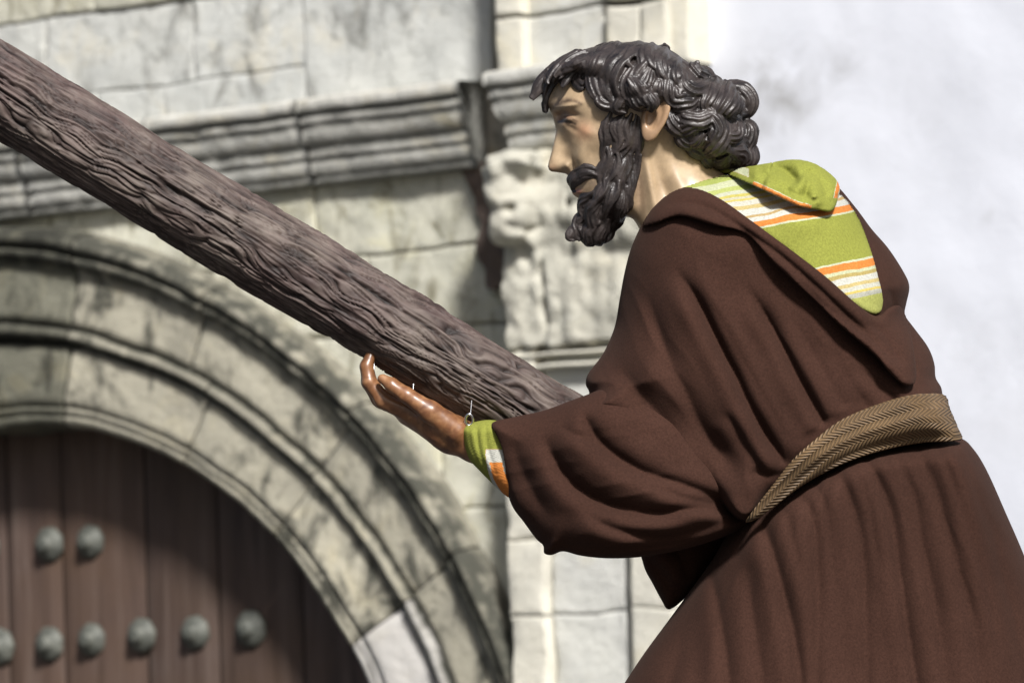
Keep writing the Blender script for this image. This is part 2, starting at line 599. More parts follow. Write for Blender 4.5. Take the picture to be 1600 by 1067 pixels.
def block(name, parent, s0, s1, h0, h1, front, back, mat, cell=0.02, rough=0.004, edge=0.006, skew=0.0, warp=None, hole=None):
    """a dressed stone: displaced front with worn edges, straight sides"""
    nu = max(4, int((s1 - s0) / cell)); nv = max(4, int((h1 - h0) / cell))
    a = np.linspace(0, 1, nu); b = np.linspace(0, 1, nv)
    # denser at the edges
    for L in (s1 - s0, h1 - h0):
        x = np.array([0.003, 0.007, 0.012]) / L
        if L == s1 - s0:
            a = np.unique(np.concatenate([a, x, 1 - x]))
        if L == h1 - h0:
            b = np.unique(np.concatenate([b, x, 1 - x]))
    nu, nv = len(a), len(b)
    A, B = np.meshgrid(a, b, indexing='ij')
    S = s0 + (s1 - s0) * A
    H = h0 + (h1 - h0) * B + skew * (S - s0)
    ed = np.minimum(np.minimum(A, 1 - A) * (s1 - s0), np.minimum(B, 1 - B) * (h1 - h0))
    S = S + 0.006 * fbm(S * 7, H * 7, 3.3) * 1
    H = H + 0.006 * fbm(S * 7, H * 7, 9.1) * 1
    if hole is not None:
        S, H = hole(S, H)
    O = front + rough * fbm(S * 11, H * 11, 1.7) + rough * 0.8 * vnoise(S * 3, H * 3, 4.4) - edge * 0.6 * np.exp(-(ed / 0.003)) - 0.010 * np.clip(fbm(S * 16, H * 16, 6.0) - 0.25, 0, 1) * np.exp(-(ed / 0.02))
    V = np.stack([S, -O, H], -1).reshape(-1, 3)
    F = grid_faces(nu, nv)
    ring = np.concatenate([np.arange(nu) * nv, (nu - 1) * nv + np.arange(1, nv), np.arange(nu - 2, -1, -1) * nv + nv - 1, np.arange(nv - 2, 0, -1)])
    bk = V[ring].copy(); bk[:, 1] = -back
    n0 = len(V); n = len(ring)
    V = np.concatenate([V, bk])
    i = np.arange(n); j = (i + 1) % n
    F2 = np.stack([ring[j], ring[i], n0 + i, n0 + j], 1)
    o = mesh_obj(name, V, np.concatenate([F, F2]), mat, parent, True)
    return o


# arch fitted from its three ring lines
AI = [(0, 670), (115, 668), (216, 702), (288, 731), (359, 778), (431, 843), (489, 918), (543, 1012), (561, 1067)]
AM = [(0, 516), (115, 526), (216, 570), (302, 609), (403, 667), (489, 731), (546, 803), (597, 868), (640, 954), (676, 1067)]
AO = [(0, 379), (115, 386), (216, 415), (324, 469), (403, 523), (503, 609), (575, 681), (633, 753), (690, 832), (748, 947), (776, 1019), (787, 1067)]
O_I, O_M, O_O = 0.05, 0.08, 0.12
QI, QM, QO = [np.array([WL(u, v, o) for u, v in L]) for L, o in ((AI, O_I), (AM, O_M), (AO, O_O))]
rows, rhs = [], []
for k, Q in enumerate((QI, QM, QO)):
    for s, h in Q:
        r = [2 * s, 2 * h, 0, 0, 0]; r[2 + k] = 1
        rows.append(r); rhs.append(s * s + h * h)
sol = np.linalg.lstsq(np.array(rows), np.array(rhs), rcond=None)[0]
AC = sol[:2]


def radial_fit(Q):
    d = Q - AC
    ph = np.arctan2(d[:, 1], d[:, 0]); R = np.hypot(d[:, 0], d[:, 1])
    x = np.abs(np.cos(ph))
    c = np.polyfit(x, R, 2)
    xm = x.max()
    return lambda p: np.polyval(c, np.minimum(np.abs(np.cos(p)), xm))


RI, RM, RO = radial_fit(QI), radial_fit(QM), radial_fit(QO)


def arch_point(p, rho):
    """rho 0 = inner edge, 1 = middle roll, 2 = outer moulding, beyond extrapolates in metres*5"""
    a, b, c = RI(p), RM(p), RO(p)
    r = np.where(rho <= 1, a + (b - a) * rho, b + (c - b) * (rho - 1))
    return AC[0] + r * np.cos(p), AC[1] + r * np.sin(p)


D_DOOR = 0.17
# (rho, out, stain) archivolt profile from the reveal to the wall outside
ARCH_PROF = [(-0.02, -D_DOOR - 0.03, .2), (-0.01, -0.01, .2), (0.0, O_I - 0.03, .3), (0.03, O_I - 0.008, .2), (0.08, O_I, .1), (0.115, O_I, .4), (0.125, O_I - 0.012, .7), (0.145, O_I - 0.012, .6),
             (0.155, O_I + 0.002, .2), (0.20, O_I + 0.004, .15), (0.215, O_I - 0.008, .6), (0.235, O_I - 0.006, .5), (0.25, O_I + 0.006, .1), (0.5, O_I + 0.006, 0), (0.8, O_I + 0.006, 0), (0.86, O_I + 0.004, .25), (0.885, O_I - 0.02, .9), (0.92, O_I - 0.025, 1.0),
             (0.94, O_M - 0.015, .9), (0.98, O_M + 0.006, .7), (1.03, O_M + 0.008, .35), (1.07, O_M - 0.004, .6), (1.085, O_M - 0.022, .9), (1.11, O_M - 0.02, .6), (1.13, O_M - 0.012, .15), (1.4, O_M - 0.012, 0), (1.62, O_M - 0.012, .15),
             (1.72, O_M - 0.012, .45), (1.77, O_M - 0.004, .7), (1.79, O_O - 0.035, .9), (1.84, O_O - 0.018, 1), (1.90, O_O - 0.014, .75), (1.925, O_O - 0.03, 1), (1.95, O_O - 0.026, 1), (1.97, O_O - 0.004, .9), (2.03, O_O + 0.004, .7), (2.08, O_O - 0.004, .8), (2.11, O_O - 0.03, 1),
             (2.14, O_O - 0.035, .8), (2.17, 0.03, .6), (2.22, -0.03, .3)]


def prof_dense(prof, step=0.02):
    out = []
    for a, b in zip(prof[:-1], prof[1:]):
        L = math.hypot((a[0] - b[0]) * 0.25, a[1] - b[1])
        n = max(1, int(L / step))
        for k in range(n):
            out.append(tuple(x + (y - x) * k / n for x, y in zip(a, b)))
    out.append(prof[-1])
    return np.array(out)


PD = prof_dense(ARCH_PROF)
arch = empty('arch', parent=church)


def phi_of(u, v, o=0.06):
    s, h = WL(u, v, o)
    return math.atan2(h - AC[1], s - AC[0])


IN_RING = PD[PD[:, 0] <= 1.115]
OUT_RING = np.concatenate([[[1.118, -0.02, .6]], PD[PD[:, 0] >= 1.118]])
IN_RING = np.concatenate([IN_RING, [[1.113, -0.02, .6]]])


def voussoir(p0, p1, mat, ring, gap=0.0014):
    n = max(4, int(abs(p1 - p0) * 1.7 / 0.02))
    ph = np.linspace(p0 - gap, p1 + gap, n)
    x = np.array([0.0025, 0.006])
    ph = np.sort(np.concatenate([ph, ph[0] - x, ph[-1] + x]))[::-1]
    n = len(ph)
    rho, out, st = ring.T
    PH, RH = np.meshgrid(ph, rho, indexing='ij')
    X, Z = arch_point(PH, RH)
    Ou = np.broadcast_to(out, PH.shape).copy()
    St = np.broadcast_to(st, PH.shape)
    edge = np.minimum(PH - ph.min(), ph.max() - PH) * 1.7
    nz = fbm(X * 12, Z * 12, 0.3)
    Ou = Ou + (0.0045 * nz + 0.004 * vnoise(X * 4, Z * 4, 8.0)) * (Ou > -0.02) - 0.007 * np.exp(-edge / 0.005) * (Ou > -0.02)
    Z = Z + 0.004 * fbm(X * 6, Z * 6, 5.0); X = X + 0.004 * fbm(X * 6, Z * 6, 7.0)
    V = np.stack([X, -Ou, Z], -1).reshape(-1, 3)
    F = grid_faces(n, len(rho))[:, ::-1]
    # close both ends
    m = len(rho)
    cap0 = [list(range(m))]
    faces = [list(map(int, f)) for f in F] + [list(range(m))] + [list(range((n - 1) * m, n * m))[::-1]]
    return mesh_obj('voussoir', V, faces, mat, arch, True, {'stain': St.ravel()})


pk = phi_of(112, 520)
p1 = phi_of(300, 680); p2 = phi_of(445, 810); p3 = phi_of(548, 1005)
keyw = 0.30
for ring, marks in ((IN_RING, [pk + keyw, pk, p1, p2, p3, p3 - 0.30]), (OUT_RING, [pk + keyw, pk, phi_of(330, 480), phi_of(560, 650), phi_of(716, 870)])):
    q = marks[-1]
    while q > 0.30:
        q -= 0.27
        marks.append(max(q, 0.0))
    if marks[-1] > 0:
        marks[-1] = 0.0
    q = marks[0]
    while q < math.pi - 0.25:
        q = min(q + 0.27, math.pi)
        marks.insert(0, q)
    if marks[0] < math.pi:
        marks[0] = math.pi
    for b, a in zip(marks[:-1], marks[1:]):
        mt = M_KEY if abs(a - pk) < 1e-6 else M_ARCH
        if ring is IN_RING and abs(b - p3) < 1e-6:
            mt = M_NEW
        voussoir(b, a, mt, ring)
# straight jambs below the springing
for side in (0.0, math.pi):
    rho, out, st = PD.T
    x, z0 = arch_point(np.full(len(rho), side), rho)
    zs = np.linspace(AC[1], 0.0, 14)
    X = np.broadcast_to(x, (14, len(rho))); Z = np.broadcast_to(zs[:, None], X.shape)
    V = np.stack([X, np.broadcast_to(-out, X.shape), Z], -1).reshape(-1, 3)
    F = grid_faces(14, len(rho))
    if side == 0.0:
        F = F[:, ::-1]
    mesh_obj('jamb', V, F, M_ARCH, arch, True, {'stain': np.broadcast_to(st, X.shape).ravel()})

# backing wall behind all the stones, with the door opening left free
ph = np.linspace(0, math.pi, 60)
inn = np.stack(arch_point(ph, np.full(60, 0.3)), 1)
outv = []
for p in ph:
    c_, s_ = math.cos(p), math.sin(p)
    t = min(7.0 / max(abs(c_), 1e-6), 6.0 / max(s_, 1e-6))
    outv.append((AC[0] + t * c_, AC[1] + t * s_))
outv = np.array(outv)
V = [(a, 0.02, b) for a, b in inn] + [(a, 0.02, b) for a, b in outv]
F = [(i, i + 1, 60 + i + 1, 60 + i) for i in range(59)]
k = len(V)
V += [(inn[0, 0], 0.02, 0), (outv[0, 0], 0.02, 0), (inn[-1, 0], 0.02, 0), (outv[-1, 0], 0.02, 0)]
F += [(0, 60, k + 1, k), (59, k + 2, k + 3, 119)]
mesh_obj('mortar_backing', V, F, M_MORTAR, church, False)

# ---- door
door = empty('door', parent=church)
ytop = AC[1] + 2.2
xs = [WL(u, 950, -D_DOOR)[0] for u in (-340, -225, -105, 12, 98, 228, 340, 470, 600, 720)]
while xs[0] > AC[0] - 1.75:
    xs.insert(0, xs[0] - random.uniform(0.19, 0.23))
for a, b in zip(xs[:-1], xs[1:]):
    nu, nv = 8, 60
    aa = np.linspace(a + 0.003, b - 0.003, nu); hh = np.linspace(0.0, ytop, nv)
    A, Hh = np.meshgrid(aa, hh, indexing='ij')
    e = np.minimum(A - aa[0], aa[-1] - A)
    y = D_DOOR + 0.010 * np.exp(-e / 0.006) + 0.002 * vnoise(A * 8, Hh * 2, a)
    V = np.stack([A, y, Hh], -1).reshape(-1, 3)
    n0 = len(V)
    V = np.concatenate([V, [(a, D_DOOR + .06, 0), (b, D_DOOR + .06, 0), (b, D_DOOR + .06, ytop), (a, D_DOOR + .06, ytop)]])
    F = [tuple(map(int, f)) for f in grid_faces(nu, nv)]
    F += [(n0, n0 + 1, n0 + 2, n0 + 3), (n0, n0 + 3, nv - 1, 0), (n0 + 1, (nu - 1) * nv, nu * nv - 1, n0 + 2)]
    mesh_obj('plank', V, F, M_DOOR, door, True)
# studs: round iron nail heads with a raised boss
sv, sf = [], []
prof = [(0.054, 0.0), (0.053, 0.006), (0.047, 0.014), (0.038, 0.021), (0.028, 0.026), (0.0245, 0.028), (0.023, 0.036), (0.019, 0.041), (0.010, 0.043), (0.0, 0.0435)]
for r, z in prof:
    for k in range(24):
        t = 2 * math.pi * k / 24
        lob = 1 + (0.035 * math.cos(8 * t) if r > 0.026 else 0.08 * abs(math.cos(2 * t)))
        sv.append((r * lob * math.cos(t), -z, r * lob * math.sin(t)))
sfa = grid_faces(len(prof), 24, wrap_v=True)
stud0 = None
studs = [(-98, 862), (-28, 856), (72, 850), (136, 846), (210, 842), (-170, 1022), (-90, 1017), (-6, 1010), (72, 1006), (138, 999), (216, 992), (300, 988), (387, 982),
         (-6, 1165), (72, 1160), (138, 1155), (216, 1150), (300, 1145), (387, 1140), (470, 1132)]
studs.remove((210, 842))
for i, (u, v) in enumerate(studs):
    s, h = WL(u, v, -D_DOOR + 0.02)
    if stud0 is None:
        stud0 = mesh_obj('stud', sv, sfa, M_IRON, door, True)
        o = stud0
    else:
        o = stud0.copy(); COL.objects.link(o)
    o.location = (s, D_DOOR - 0.002, h)
    o.rotation_euler = (0, random.uniform(-3, 3), 0)
    k = random.uniform(0.94, 1.06)
    o.scale = (k, 1, k)

# ---- dressed stone blocks, upper wall
wall = empty('stone_wall', parent=church)


def pb(u0, v0, u1, v1, mat, front=0.0, cell=0.02, gap=0.004, hole=None, parent=None, name='stone_block', rough=0.004, back=-0.03, edge=0.010):
    """a block given by two opposite corners on its front"""
    s0, ha = WL(u0, v0, front); s1, hb = WL(u1, v1, front)
    return block(name, parent or wall, s0 + gap, s1 - gap, min(ha, hb) + gap, max(ha, hb) - gap, front, back, mat, cell, rough, edge, hole=hole)


def course_h(u, v, o=0.0):
    return WL(u, v, o)[1]


hA = course_h(478, 105)       # bed joint under the large blocks
hB = course_h(300, -2)        # joint above them
hC = course_h(478, 150)       # behind cornice top
S = lambda u, o=0.0, v=60: WL(u, v, o)[0]


def sb(s0, s1, h0, h1, mat, front=0.0, **kw):
    g_ = 0.0020
    return block(kw.pop('name', 'stone_block'), kw.pop('parent', wall), s0 + g_, s1 - g_, h0 + g_, h1 - g_, front, kw.pop('back', -0.03), mat, **kw)


for a, b in ((-420, -170), (-170, 70), (70, 303), (303, 478)):
    sb(S(a), S(b), hA, hB, M_ASH, random.uniform(0.0, 0.008))
sb(S(478), S(772), hC - 0.02, hB, M_ASH, 0.012)
for a, b in ((-420, -190), (-190, 30), (30, 150), (150, 258), (258, 478)):
    sb(S(a), S(b), hC - 0.10, hA, M_ASH, random.uniform(0.0, 0.008))
for a, b in ((-400, -120), (-120, 150), (150, 400), (400, 610), (610, 772)):
    sb(S(a), S(b), hB, hB + 0.42, M_SPAN, random.uniform(0.004, 0.02))

# ---- cornice
CH0 = WL(600, 138, 0.16)[1]
CPROF = [(-0.02, 0.012, .1), (0.125, 0.004, .1), (0.136, -0.004, .15), (0.138, -0.030, .45), (0.134, -0.036, .9), (0.120, -0.038, 1), (0.120, -0.048, .8), (0.122, -0.052, .5), (0.122, -0.066, .35), (0.116, -0.070, 1), (0.112, -0.078, .9), (0.112, -0.090, .25), (0.106, -0.108, .2), (0.096, -0.122, .35), (0.088, -0.128, 1),  # last value: stain, plus shade lines painted into grooves and undersides
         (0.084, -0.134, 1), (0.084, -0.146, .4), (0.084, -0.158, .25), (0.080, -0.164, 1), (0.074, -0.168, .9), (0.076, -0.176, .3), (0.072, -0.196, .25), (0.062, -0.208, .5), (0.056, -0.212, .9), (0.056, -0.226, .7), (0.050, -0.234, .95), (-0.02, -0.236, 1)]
cornice = empty('cornice', parent=church)


def cornice_piece(s0, s1, add, h0, mat=M_CORN, ret=False, worn=0.0022, prof=CPROF, name='cornice_block'):
    prof = prof_dense([(a, b, c) for a, b, c in prof], 0.012)
    out, dh, st = prof.T
    n = max(6, int((s1 - s0) / 0.02))
    ss = np.linspace(s0 + 0.002, s1 - 0.002, n)
    Sg, Og = np.meshgrid(ss, np.where(out > 0, out + add, out), indexing='ij')
    Hg = np.broadcast_to(h0 + dh, Sg.shape).copy()
    if ret:
        # mitred returns at both ends
        base = add + 0.03
        pr = np.maximum(Og - base, 0)
        mid = (s0 + s1) / 2; half = (s1 - s0) / 2
        Sg = mid + (Sg - mid) / half * (half - 0.10 + pr * 0.62)
    nz = fbm(Sg * 14, Hg * 14, 2.0)
    edge = np.minimum(Sg - Sg.min(0), Sg.max(0) - Sg)
    Og = Og + np.where(Og > 0.05, worn * nz + worn * 0.6 * vnoise(Sg * 5, Hg * 9, 6.6) - 0.012 * np.clip(fbm(Sg * 9, Hg * 9, 3.0) - 0.45, 0, 1) - 0.007 * np.exp(-edge / 0.008), 0)
    Hg = Hg + worn * fbm(Sg * 8, Og * 8, 8.0) * 0.8
    V = np.stack([Sg, -Og, Hg], -1).reshape(-1, 3)
    m = len(out)
    faces = [list(map(int, f)) for f in grid_faces(n, m)] + [list(range(m))[::-1]] + [list(range((n - 1) * m, n * m))]
    return mesh_obj(name, V, faces, mat, cornice, True, {'stain': np.broadcast_to(st, Sg.shape).ravel()})  # carries the painted shade lines along with the stain


Sc = lambda u: WL(u, 190, 0.13)[0]
edges = [Sc(u) for u in (-480, -230, 20, 225, 462, 716)]
while edges[0] > -5.2:
    edges.insert(0, edges[0] - random.uniform(0.42, 0.52))
for a, b in zip(edges[:-1], edges[1:]):
    cornice_piece(a, b, random.uniform(-0.004, 0.004), CH0)
# the break-forward over the pilaster
h_r = WL(790, 104, 0.32)[1]
RPROF = [(a, b * 1.02, c * 0.75) for a, b, c in CPROF]
cornice_piece(WL(716, 120, 0.31)[0], WL(1005, 120, 0.31)[0], 0.115, h_r, ret=True, worn=0.003, prof=RPROF)

# ---- spandrel under the cornice
def arch_hole(S_, H_):
    d0, d1 = S_ - AC[0], H_ - AC[1]
    ph_ = np.arctan2(d1, d0); r = np.hypot(d0, d1)
    rmin = RO(ph_) - 0.05
    k_ = np.where((r < rmin) & (H_ > AC[1] - 0.3), rmin / np.maximum(r, 1e-6), 1.0)
    return AC[0] + d0 * k_, AC[1] + d1 * k_


hS0 = CH0 - 0.20
hs = [hS0, WL(600, 395, 0)[1], WL(600, 520, 0)[1], WL(720, 640, 0)[1], WL(760, 790, 0)[1], WL(780, 960, 0)[1], WL(790, 1130, 0)[1]]
rowcuts = [(-400, -150, 80, 300, 497, 780), (-60, 150, 330, 575, 790), (380, 640, 795), (500, 690, 797), (610, 799), (700, 800)]
for k, us in enumerate(rowcuts):
    hm = 0.5 * (hs[k] + hs[k + 1])
    vv = [340, 455, 580, 710, 870, 1050][k]
    for a, b in zip(us[:-1], us[1:]):
        sa, sb_ = WL(a, vv, 0)[0], WL(b, vv, 0)[0]
        # leave out a stone that would lie wholly under the arch ring
        if max(math.hypot(x - AC[0], y - AC[1]) for x in (sa, sb_) for y in (hs[k], hs[k + 1])) < RO(1.0):
            continue
        block('stone_block', wall, sa + .003, sb_ - .003, hs[k + 1] + .003, hs[k] - .003, random.uniform(0.0, 0.012), -0.03, M_SPAN, 0.02, 0.008, 0.008, hole=arch_hole)

# the same courses carried on to the left of the arch
def run_left(s_from, h0, h1, mat, wmin, wmax):
    while s_from > -5.2:
        w_ = random.uniform(wmin, wmax)
        block('stone_block', wall, s_from - w_ + .002, s_from - .002, h0 + .002, h1 - .002, random.uniform(0.0, 0.01), -0.03, mat, 0.03, 0.005, 0.006, hole=arch_hole if mat is M_SPAN else None)
        s_from -= w_


run_left(S(-420), hA, hB, M_ASH, 0.38, 0.55)
run_left(S(-420), hC - 0.10, hA, M_ASH, 0.34, 0.5)
run_left(S(-400), hB, hB + 0.42, M_SPAN, 0.4, 0.55)
run_left(WL(-400, 340, 0)[0], hs[1], hs[0], M_SPAN, 0.35, 0.5)
hb = hs[1]
while hb > 0.05:
    hn = max(0.0, hb - random.uniform(0.26, 0.34))
    hm = 0.5 * (hb + hn)
    half = math.sqrt(max(0.0, (RO(2.6) + 0.0) ** 2 - max(0.0, hm - AC[1]) ** 2)) if hm > AC[1] else RO(math.pi)
    run_left(min(AC[0] - half + 0.10, WL(-60, 455, 0)[0]), hn, hb, M_SPAN, 0.35, 0.55)
    hb = hn

# raised brown patch with a ragged outline beside the pilaster
M_BROWN = stone_mat('brown patch stone', (0.155, 0.118, 0.098), (0.09, 0.068, 0.056), dark=(0.045, 0.035, 0.03), stain=0.5, warm=(0.22, 0.15, 0.10), vary=0.05)
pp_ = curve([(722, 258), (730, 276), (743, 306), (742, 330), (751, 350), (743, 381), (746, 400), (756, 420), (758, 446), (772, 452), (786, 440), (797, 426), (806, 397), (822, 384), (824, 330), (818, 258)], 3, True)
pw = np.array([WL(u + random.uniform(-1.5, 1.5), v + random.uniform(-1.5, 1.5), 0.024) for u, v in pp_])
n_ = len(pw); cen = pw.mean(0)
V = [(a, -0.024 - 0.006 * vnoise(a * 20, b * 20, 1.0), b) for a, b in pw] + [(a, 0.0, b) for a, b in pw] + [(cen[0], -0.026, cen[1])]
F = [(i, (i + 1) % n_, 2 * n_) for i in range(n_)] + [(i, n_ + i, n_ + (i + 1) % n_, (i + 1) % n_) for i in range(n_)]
mesh_obj('brown_patch', V, F, M_BROWN, wall, False)

# ---- pilaster
pil = empty('pilaster', parent=church)
OP = 0.15
hj = [WL(830, 545, OP)[1], WL(830, 700, OP)[1], WL(830, 842, OP)[1], WL(830, 962, OP)[1], WL(830, 1110, OP)[1], WL(830, 1270, OP)[1]]
sx = [WL(u, 960, OP)[0] for u in (795, 851, 968, 1040)]
sxw = WL(985, 960, OP)[0]
for k in range(len(hj) - 1):
    sb(sx[0], sx[1], hj[k + 1], hj[k], M_PIL, OP + random.uniform(-.003, .003), parent=pil, back=0.0, rough=0.003)
    sb(sxw, sx[3] + 0.02, hj[k + 1] + 0.01, hj[k] + 0.01, M_PIL, OP + random.uniform(-.003, .003), parent=pil, back=0.0, rough=0.003)
    sb(sx[1] + 0.004, sx[2], hj[k + 1] + .004, hj[k] + .004, M_PANEL, OP - 0.035 + random.uniform(-.002, .002), parent=pil, back=0.0, rough=0.003)
    sb(sx[2], sxw + 0.0, hj[k + 1] - .008, hj[k] - .008, M_PANEL, OP - 0.055, parent=pil, back=0.0, rough=0.003)
# upper pedestal above the break-forward
ou = 0.17
for (u0, u1, o_, mt) in ((772, 815, ou, M_PIL), (815, 945, ou - 0.035, M_PANEL), (945, 1000, ou, M_PIL), (1000, 1040, ou + .012, M_PIL), (1040, 1076, ou - .02, M_PIL)):
    s0, _ = WL(u0, 50, o_); s1, _ = WL(u1, 50, o_)
    h1_ = h_r + 0.06
    sb(s0, s1, h_r - 0.02, h_r + 0.16 + random.uniform(-.01, .01), mt, o_, parent=pil, back=0.0)
    sb(s0, s1, h_r + 0.17, h_r + 0.6, mt, o_, parent=pil, back=0.0)

# carved capital: volumes merged on a grid, in (s, h, out) metres
cs0, ch1 = WL(748, 232, 0.25); cs1, ch0 = WL(1060, 575, 0.15)
vox = 0.0065
gs = np.arange(cs0 - 0.05, cs1 + 0.05, vox); gh = np.arange(ch0 - 0.05, ch1 + 0.06, vox); go = np.arange(-0.03, 0.42, vox)
GS, GH, GO = np.meshgrid(gs, gh, go, indexing='ij')


def el(u, v, o, ru, rv, ro):
    s, h = WL(u, v, o)
    k = min(ru, rv, ro * 565) / 565
    return (np.sqrt(((GS - s) / (ru / 565 / 0.84)) ** 2 + ((GH - h) / (rv / 565)) ** 2 + ((GO - o) / ro) ** 2) - 1) * k


def smin(a, b, k):
    h = np.clip(0.5 + 0.5 * (b - a) / k, 0, 1)
    return b + (a - b) * h - k * h * (1 - h)


sA, _ = WL(790, 450, OP); sB = sx[3] + 0.02
bx = np.maximum(np.maximum(sA - GS, GS - sB), np.maximum(GO - OP - 0.02, np.maximum(hj[0] - 0.0 - GH, GH - ch1)))
F_ = bx
for a in ((805, 256, .22, 44, 20, .09), (790, 288, .22, 26, 34, .08), (802, 325, .21, 30, 40, .075), (799, 362, .20, 27, 22, .07), 
          (850, 320, .15, 34, 60, .05), (915, 330, .15, 36, 60, .05), (985, 330, .16, 40, 64, .06), (815, 440, .14, 20, 70, .04), (860, 450, .14, 26, 70, .04), (915, 450, .14, 30, 70, .04), (970, 450, .14, 30, 70, .04)):
    F_ = smin(F_, el(*a), 0.03)
for a in ((784, 328, .30, 8, 9, .05), (800, 300, .31, 18, 3, .04), (828, 330, .28, 5, 34, .05), (806, 350, .28, 12, 3, .04), (880, 340, .22, 4, 40, .04), (838, 450, .20, 4, 46, .035)):
    F_ = -smin(-F_, el(*a), 0.012)
F_ = F_ + 0.006 * (1 - 2 * np.abs(vnoise(GS * 20, GH * 16, GO * 9))) * sstep(-0.1, 0.12, GO) + 0.0045 * vnoise(GS * 30, GH * 30, GO * 30)
lo_h = (gh[1] + gh[0]) / 2
F_[:, 0, :] = 1; F_[:, -1, :] = 1; F_[0] = 1; F_[-1] = 1; F_[:, :, 0] = 1; F_[:, :, -1] = 1
cv, cf = surface_nets(F_.astype(np.float32), (gs[0], gh[0], go[0]), vox)
cv = relax(cv, cf, 2, 0.4)
mesh_obj('capital', np.stack([cv[:, 0], -cv[:, 2], cv[:, 1]], 1), cf, M_CAP, pil, True)
# neck mouldings under the capital
for (v0, hh, oo) in ((550, 0.010, OP + 0.010), (568, 0.012, OP + 0.008)):
    h0 = WL(860, v0, oo)[1]
    cornice_piece(sA - 0.02, sB + 0.02, 0.0, h0, M_PIL, prof=[(0.0, 0.0, 0), (oo - .008, 0.0, 0), (oo, -hh * .3, 0), (oo, -hh * .7, 0), (oo - .008, -hh, .3), (0.0, -hh, .3)], worn=0.003, name='neck_moulding').parent = pil

# ---- plaster wall on the right
s0 = WL(1072, 50, 0.02)[0]; s1 = s0 + 4.0
nu, nv = 200, 160
A, B = np.meshgrid(np.linspace(s0 - 0.02, s1, nu), np.linspace(0, 5.2, nv), indexing='ij')
Ou = 0.03 + 0.010 * vnoise(A * 1.3, B * 1.3, 3) + 0.003 * fbm(A * 6, B * 6, 2)
st = np.zeros(A.shape)
for (u, v, r, k) in ((1205, 125, 0.10, 1.0), (1240, 165, 0.10, .7), (1130, 150, 0.10, .6), (1320, 110, 0.05, .6), (1541, 332, 0.016, 1.6), (1190, 200, .08, .6), (1300, 60, .10, .3), (1430, 190, .2, .25), (1540, 560, .2, .3)):
    cs, ch = WL(u, v, 0.03)
    st += k * np.exp(-((A - cs) ** 2 + (B - ch) ** 2) / r ** 2)
V = np.stack([A, -Ou, B], -1).reshape(-1, 3)
mesh_obj('plaster_wall', V, grid_faces(nu, nv), M_STUCCO, church, True, {'stain': np.clip(st, 0, 1.3).ravel()})


# ------------------------------------------------------------------ the beam of the cross
def bark_mat():
    m, nt, bs = new_mat('carved bark')
    tc = nd(nt, 'ShaderNodeTexCoord')
    at = nd(nt, 'ShaderNodeAttribute', attribute_name='ridge')
    r1 = ramp(nt, [(0.0, (0.013, 0.0095, 0.009)), (0.45, (0.060, 0.045, 0.042)), (1.0, (0.150, 0.124, 0.115))])
    nt.links.new(at.outputs['Fac'], r1.inputs[0])
    n1 = noise_tex(nt, tc.outputs['Object'], 9.0, 7, 0.65, 0.4)
    r2 = ramp(nt, [(0.38, (0.85, 0.74, 0.72)), (0.62, (1.12, 1.12, 1.02))])
    nt.links.new(n1, r2.inputs[0])
    c = mixc(nt, 1.0, r1.outputs[0], r2.outputs[0], 'MULTIPLY')
    nt.links.new(c, bs.inputs['Base Color'])
    bs.inputs['Roughness'].default_value = 0.62
    bs.inputs['Specular IOR Level'].default_value = 0.35
    n2 = noise_tex(nt, tc.outputs['Object'], 160.0, 6, 0.7)
    bp = nd(nt, 'ShaderNodeBump')
    bp.inputs['Strength'].default_value = 0.35
    bp.inputs['Distance'].default_value = 0.002
    nt.links.new(n2, bp.inputs['Height'])
    nt.links.new(bp.outputs[0], bs.inputs['Normal'])
    return m


LOG_A, LOG_B = P(-620, -232, -170.), P(985, 736, 78.)
ax = LOG_B - LOG_A; LLEN = np.linalg.norm(ax); ax /= LLEN
e1 = np.cross(ax, [0, 1, 0]); e1 /= np.linalg.norm(e1); e2 = np.cross(ax, e1)
NT, NR = 900, 260
T, TH = np.meshgrid(np.linspace(0, LLEN, NT), np.linspace(0, 2 * math.pi, NR, endpoint=False), indexing='ij')
cx, cy = np.cos(TH), np.sin(TH)
R0 = 0.0582 - 0.003 * (T / LLEN)
wv = 0.055 * fbm(T * 2.2, cx * 1.0 + 3, cy * 1.0, 3)
wob = 0.34 * vnoise(T * 8, cx * 1.8, cy * 1.8) + 0.26 * vnoise(T * 26, cx * 3, cy * 3 + 4)
ang1 = np.cos(TH + wv * 5 + wob * 0.28), np.sin(TH + wv * 5 + wob * 0.28)
k1 = 1 - np.abs(vnoise(T * 6.5, ang1[0] * 8.5, ang1[1] * 8.5)) * 2.2
k2 = 1 - np.abs(vnoise(T * 11 + 40, ang1[0] * 14 + 9, ang1[1] * 14)) * 2.2
k3 = 1 - np.abs(vnoise(T * 24 + 7, ang1[0] * 27, ang1[1] * 27 + 5)) * 2.2
g1 = np.clip(k1, 0, 1) ** 2.2; g2 = np.clip(k2, 0, 1) ** 2.2; g3 = np.clip(k3, 0, 1) ** 2
groove = np.clip(0.75 * g1 + 0.6 * g2 + 0.35 * g3, 0, 1.4)
disp = 0.0022 * wob + 0.0026 * fbm(T * 5, cx * 2, cy * 2, 3) - 0.0060 * groove + 0.002
R = R0 + disp
V = LOG_A + T[..., None] * ax + (R * cx)[..., None] * e1 + (R * cy)[..., None] * e2
ridge = np.clip(0.75 - 0.62 * groove + 0.25 * fbm(T * 30, cx * 6, cy * 6, 3), 0, 1)
V = V.reshape(-1, 3)
n0 = len(V)
V = np.concatenate([V, [LOG_A - 0.004 * ax, LOG_B + 0.004 * ax]])
Fq = grid_faces(NT, NR, wrap_v=True)
jj = np.arange(NR)
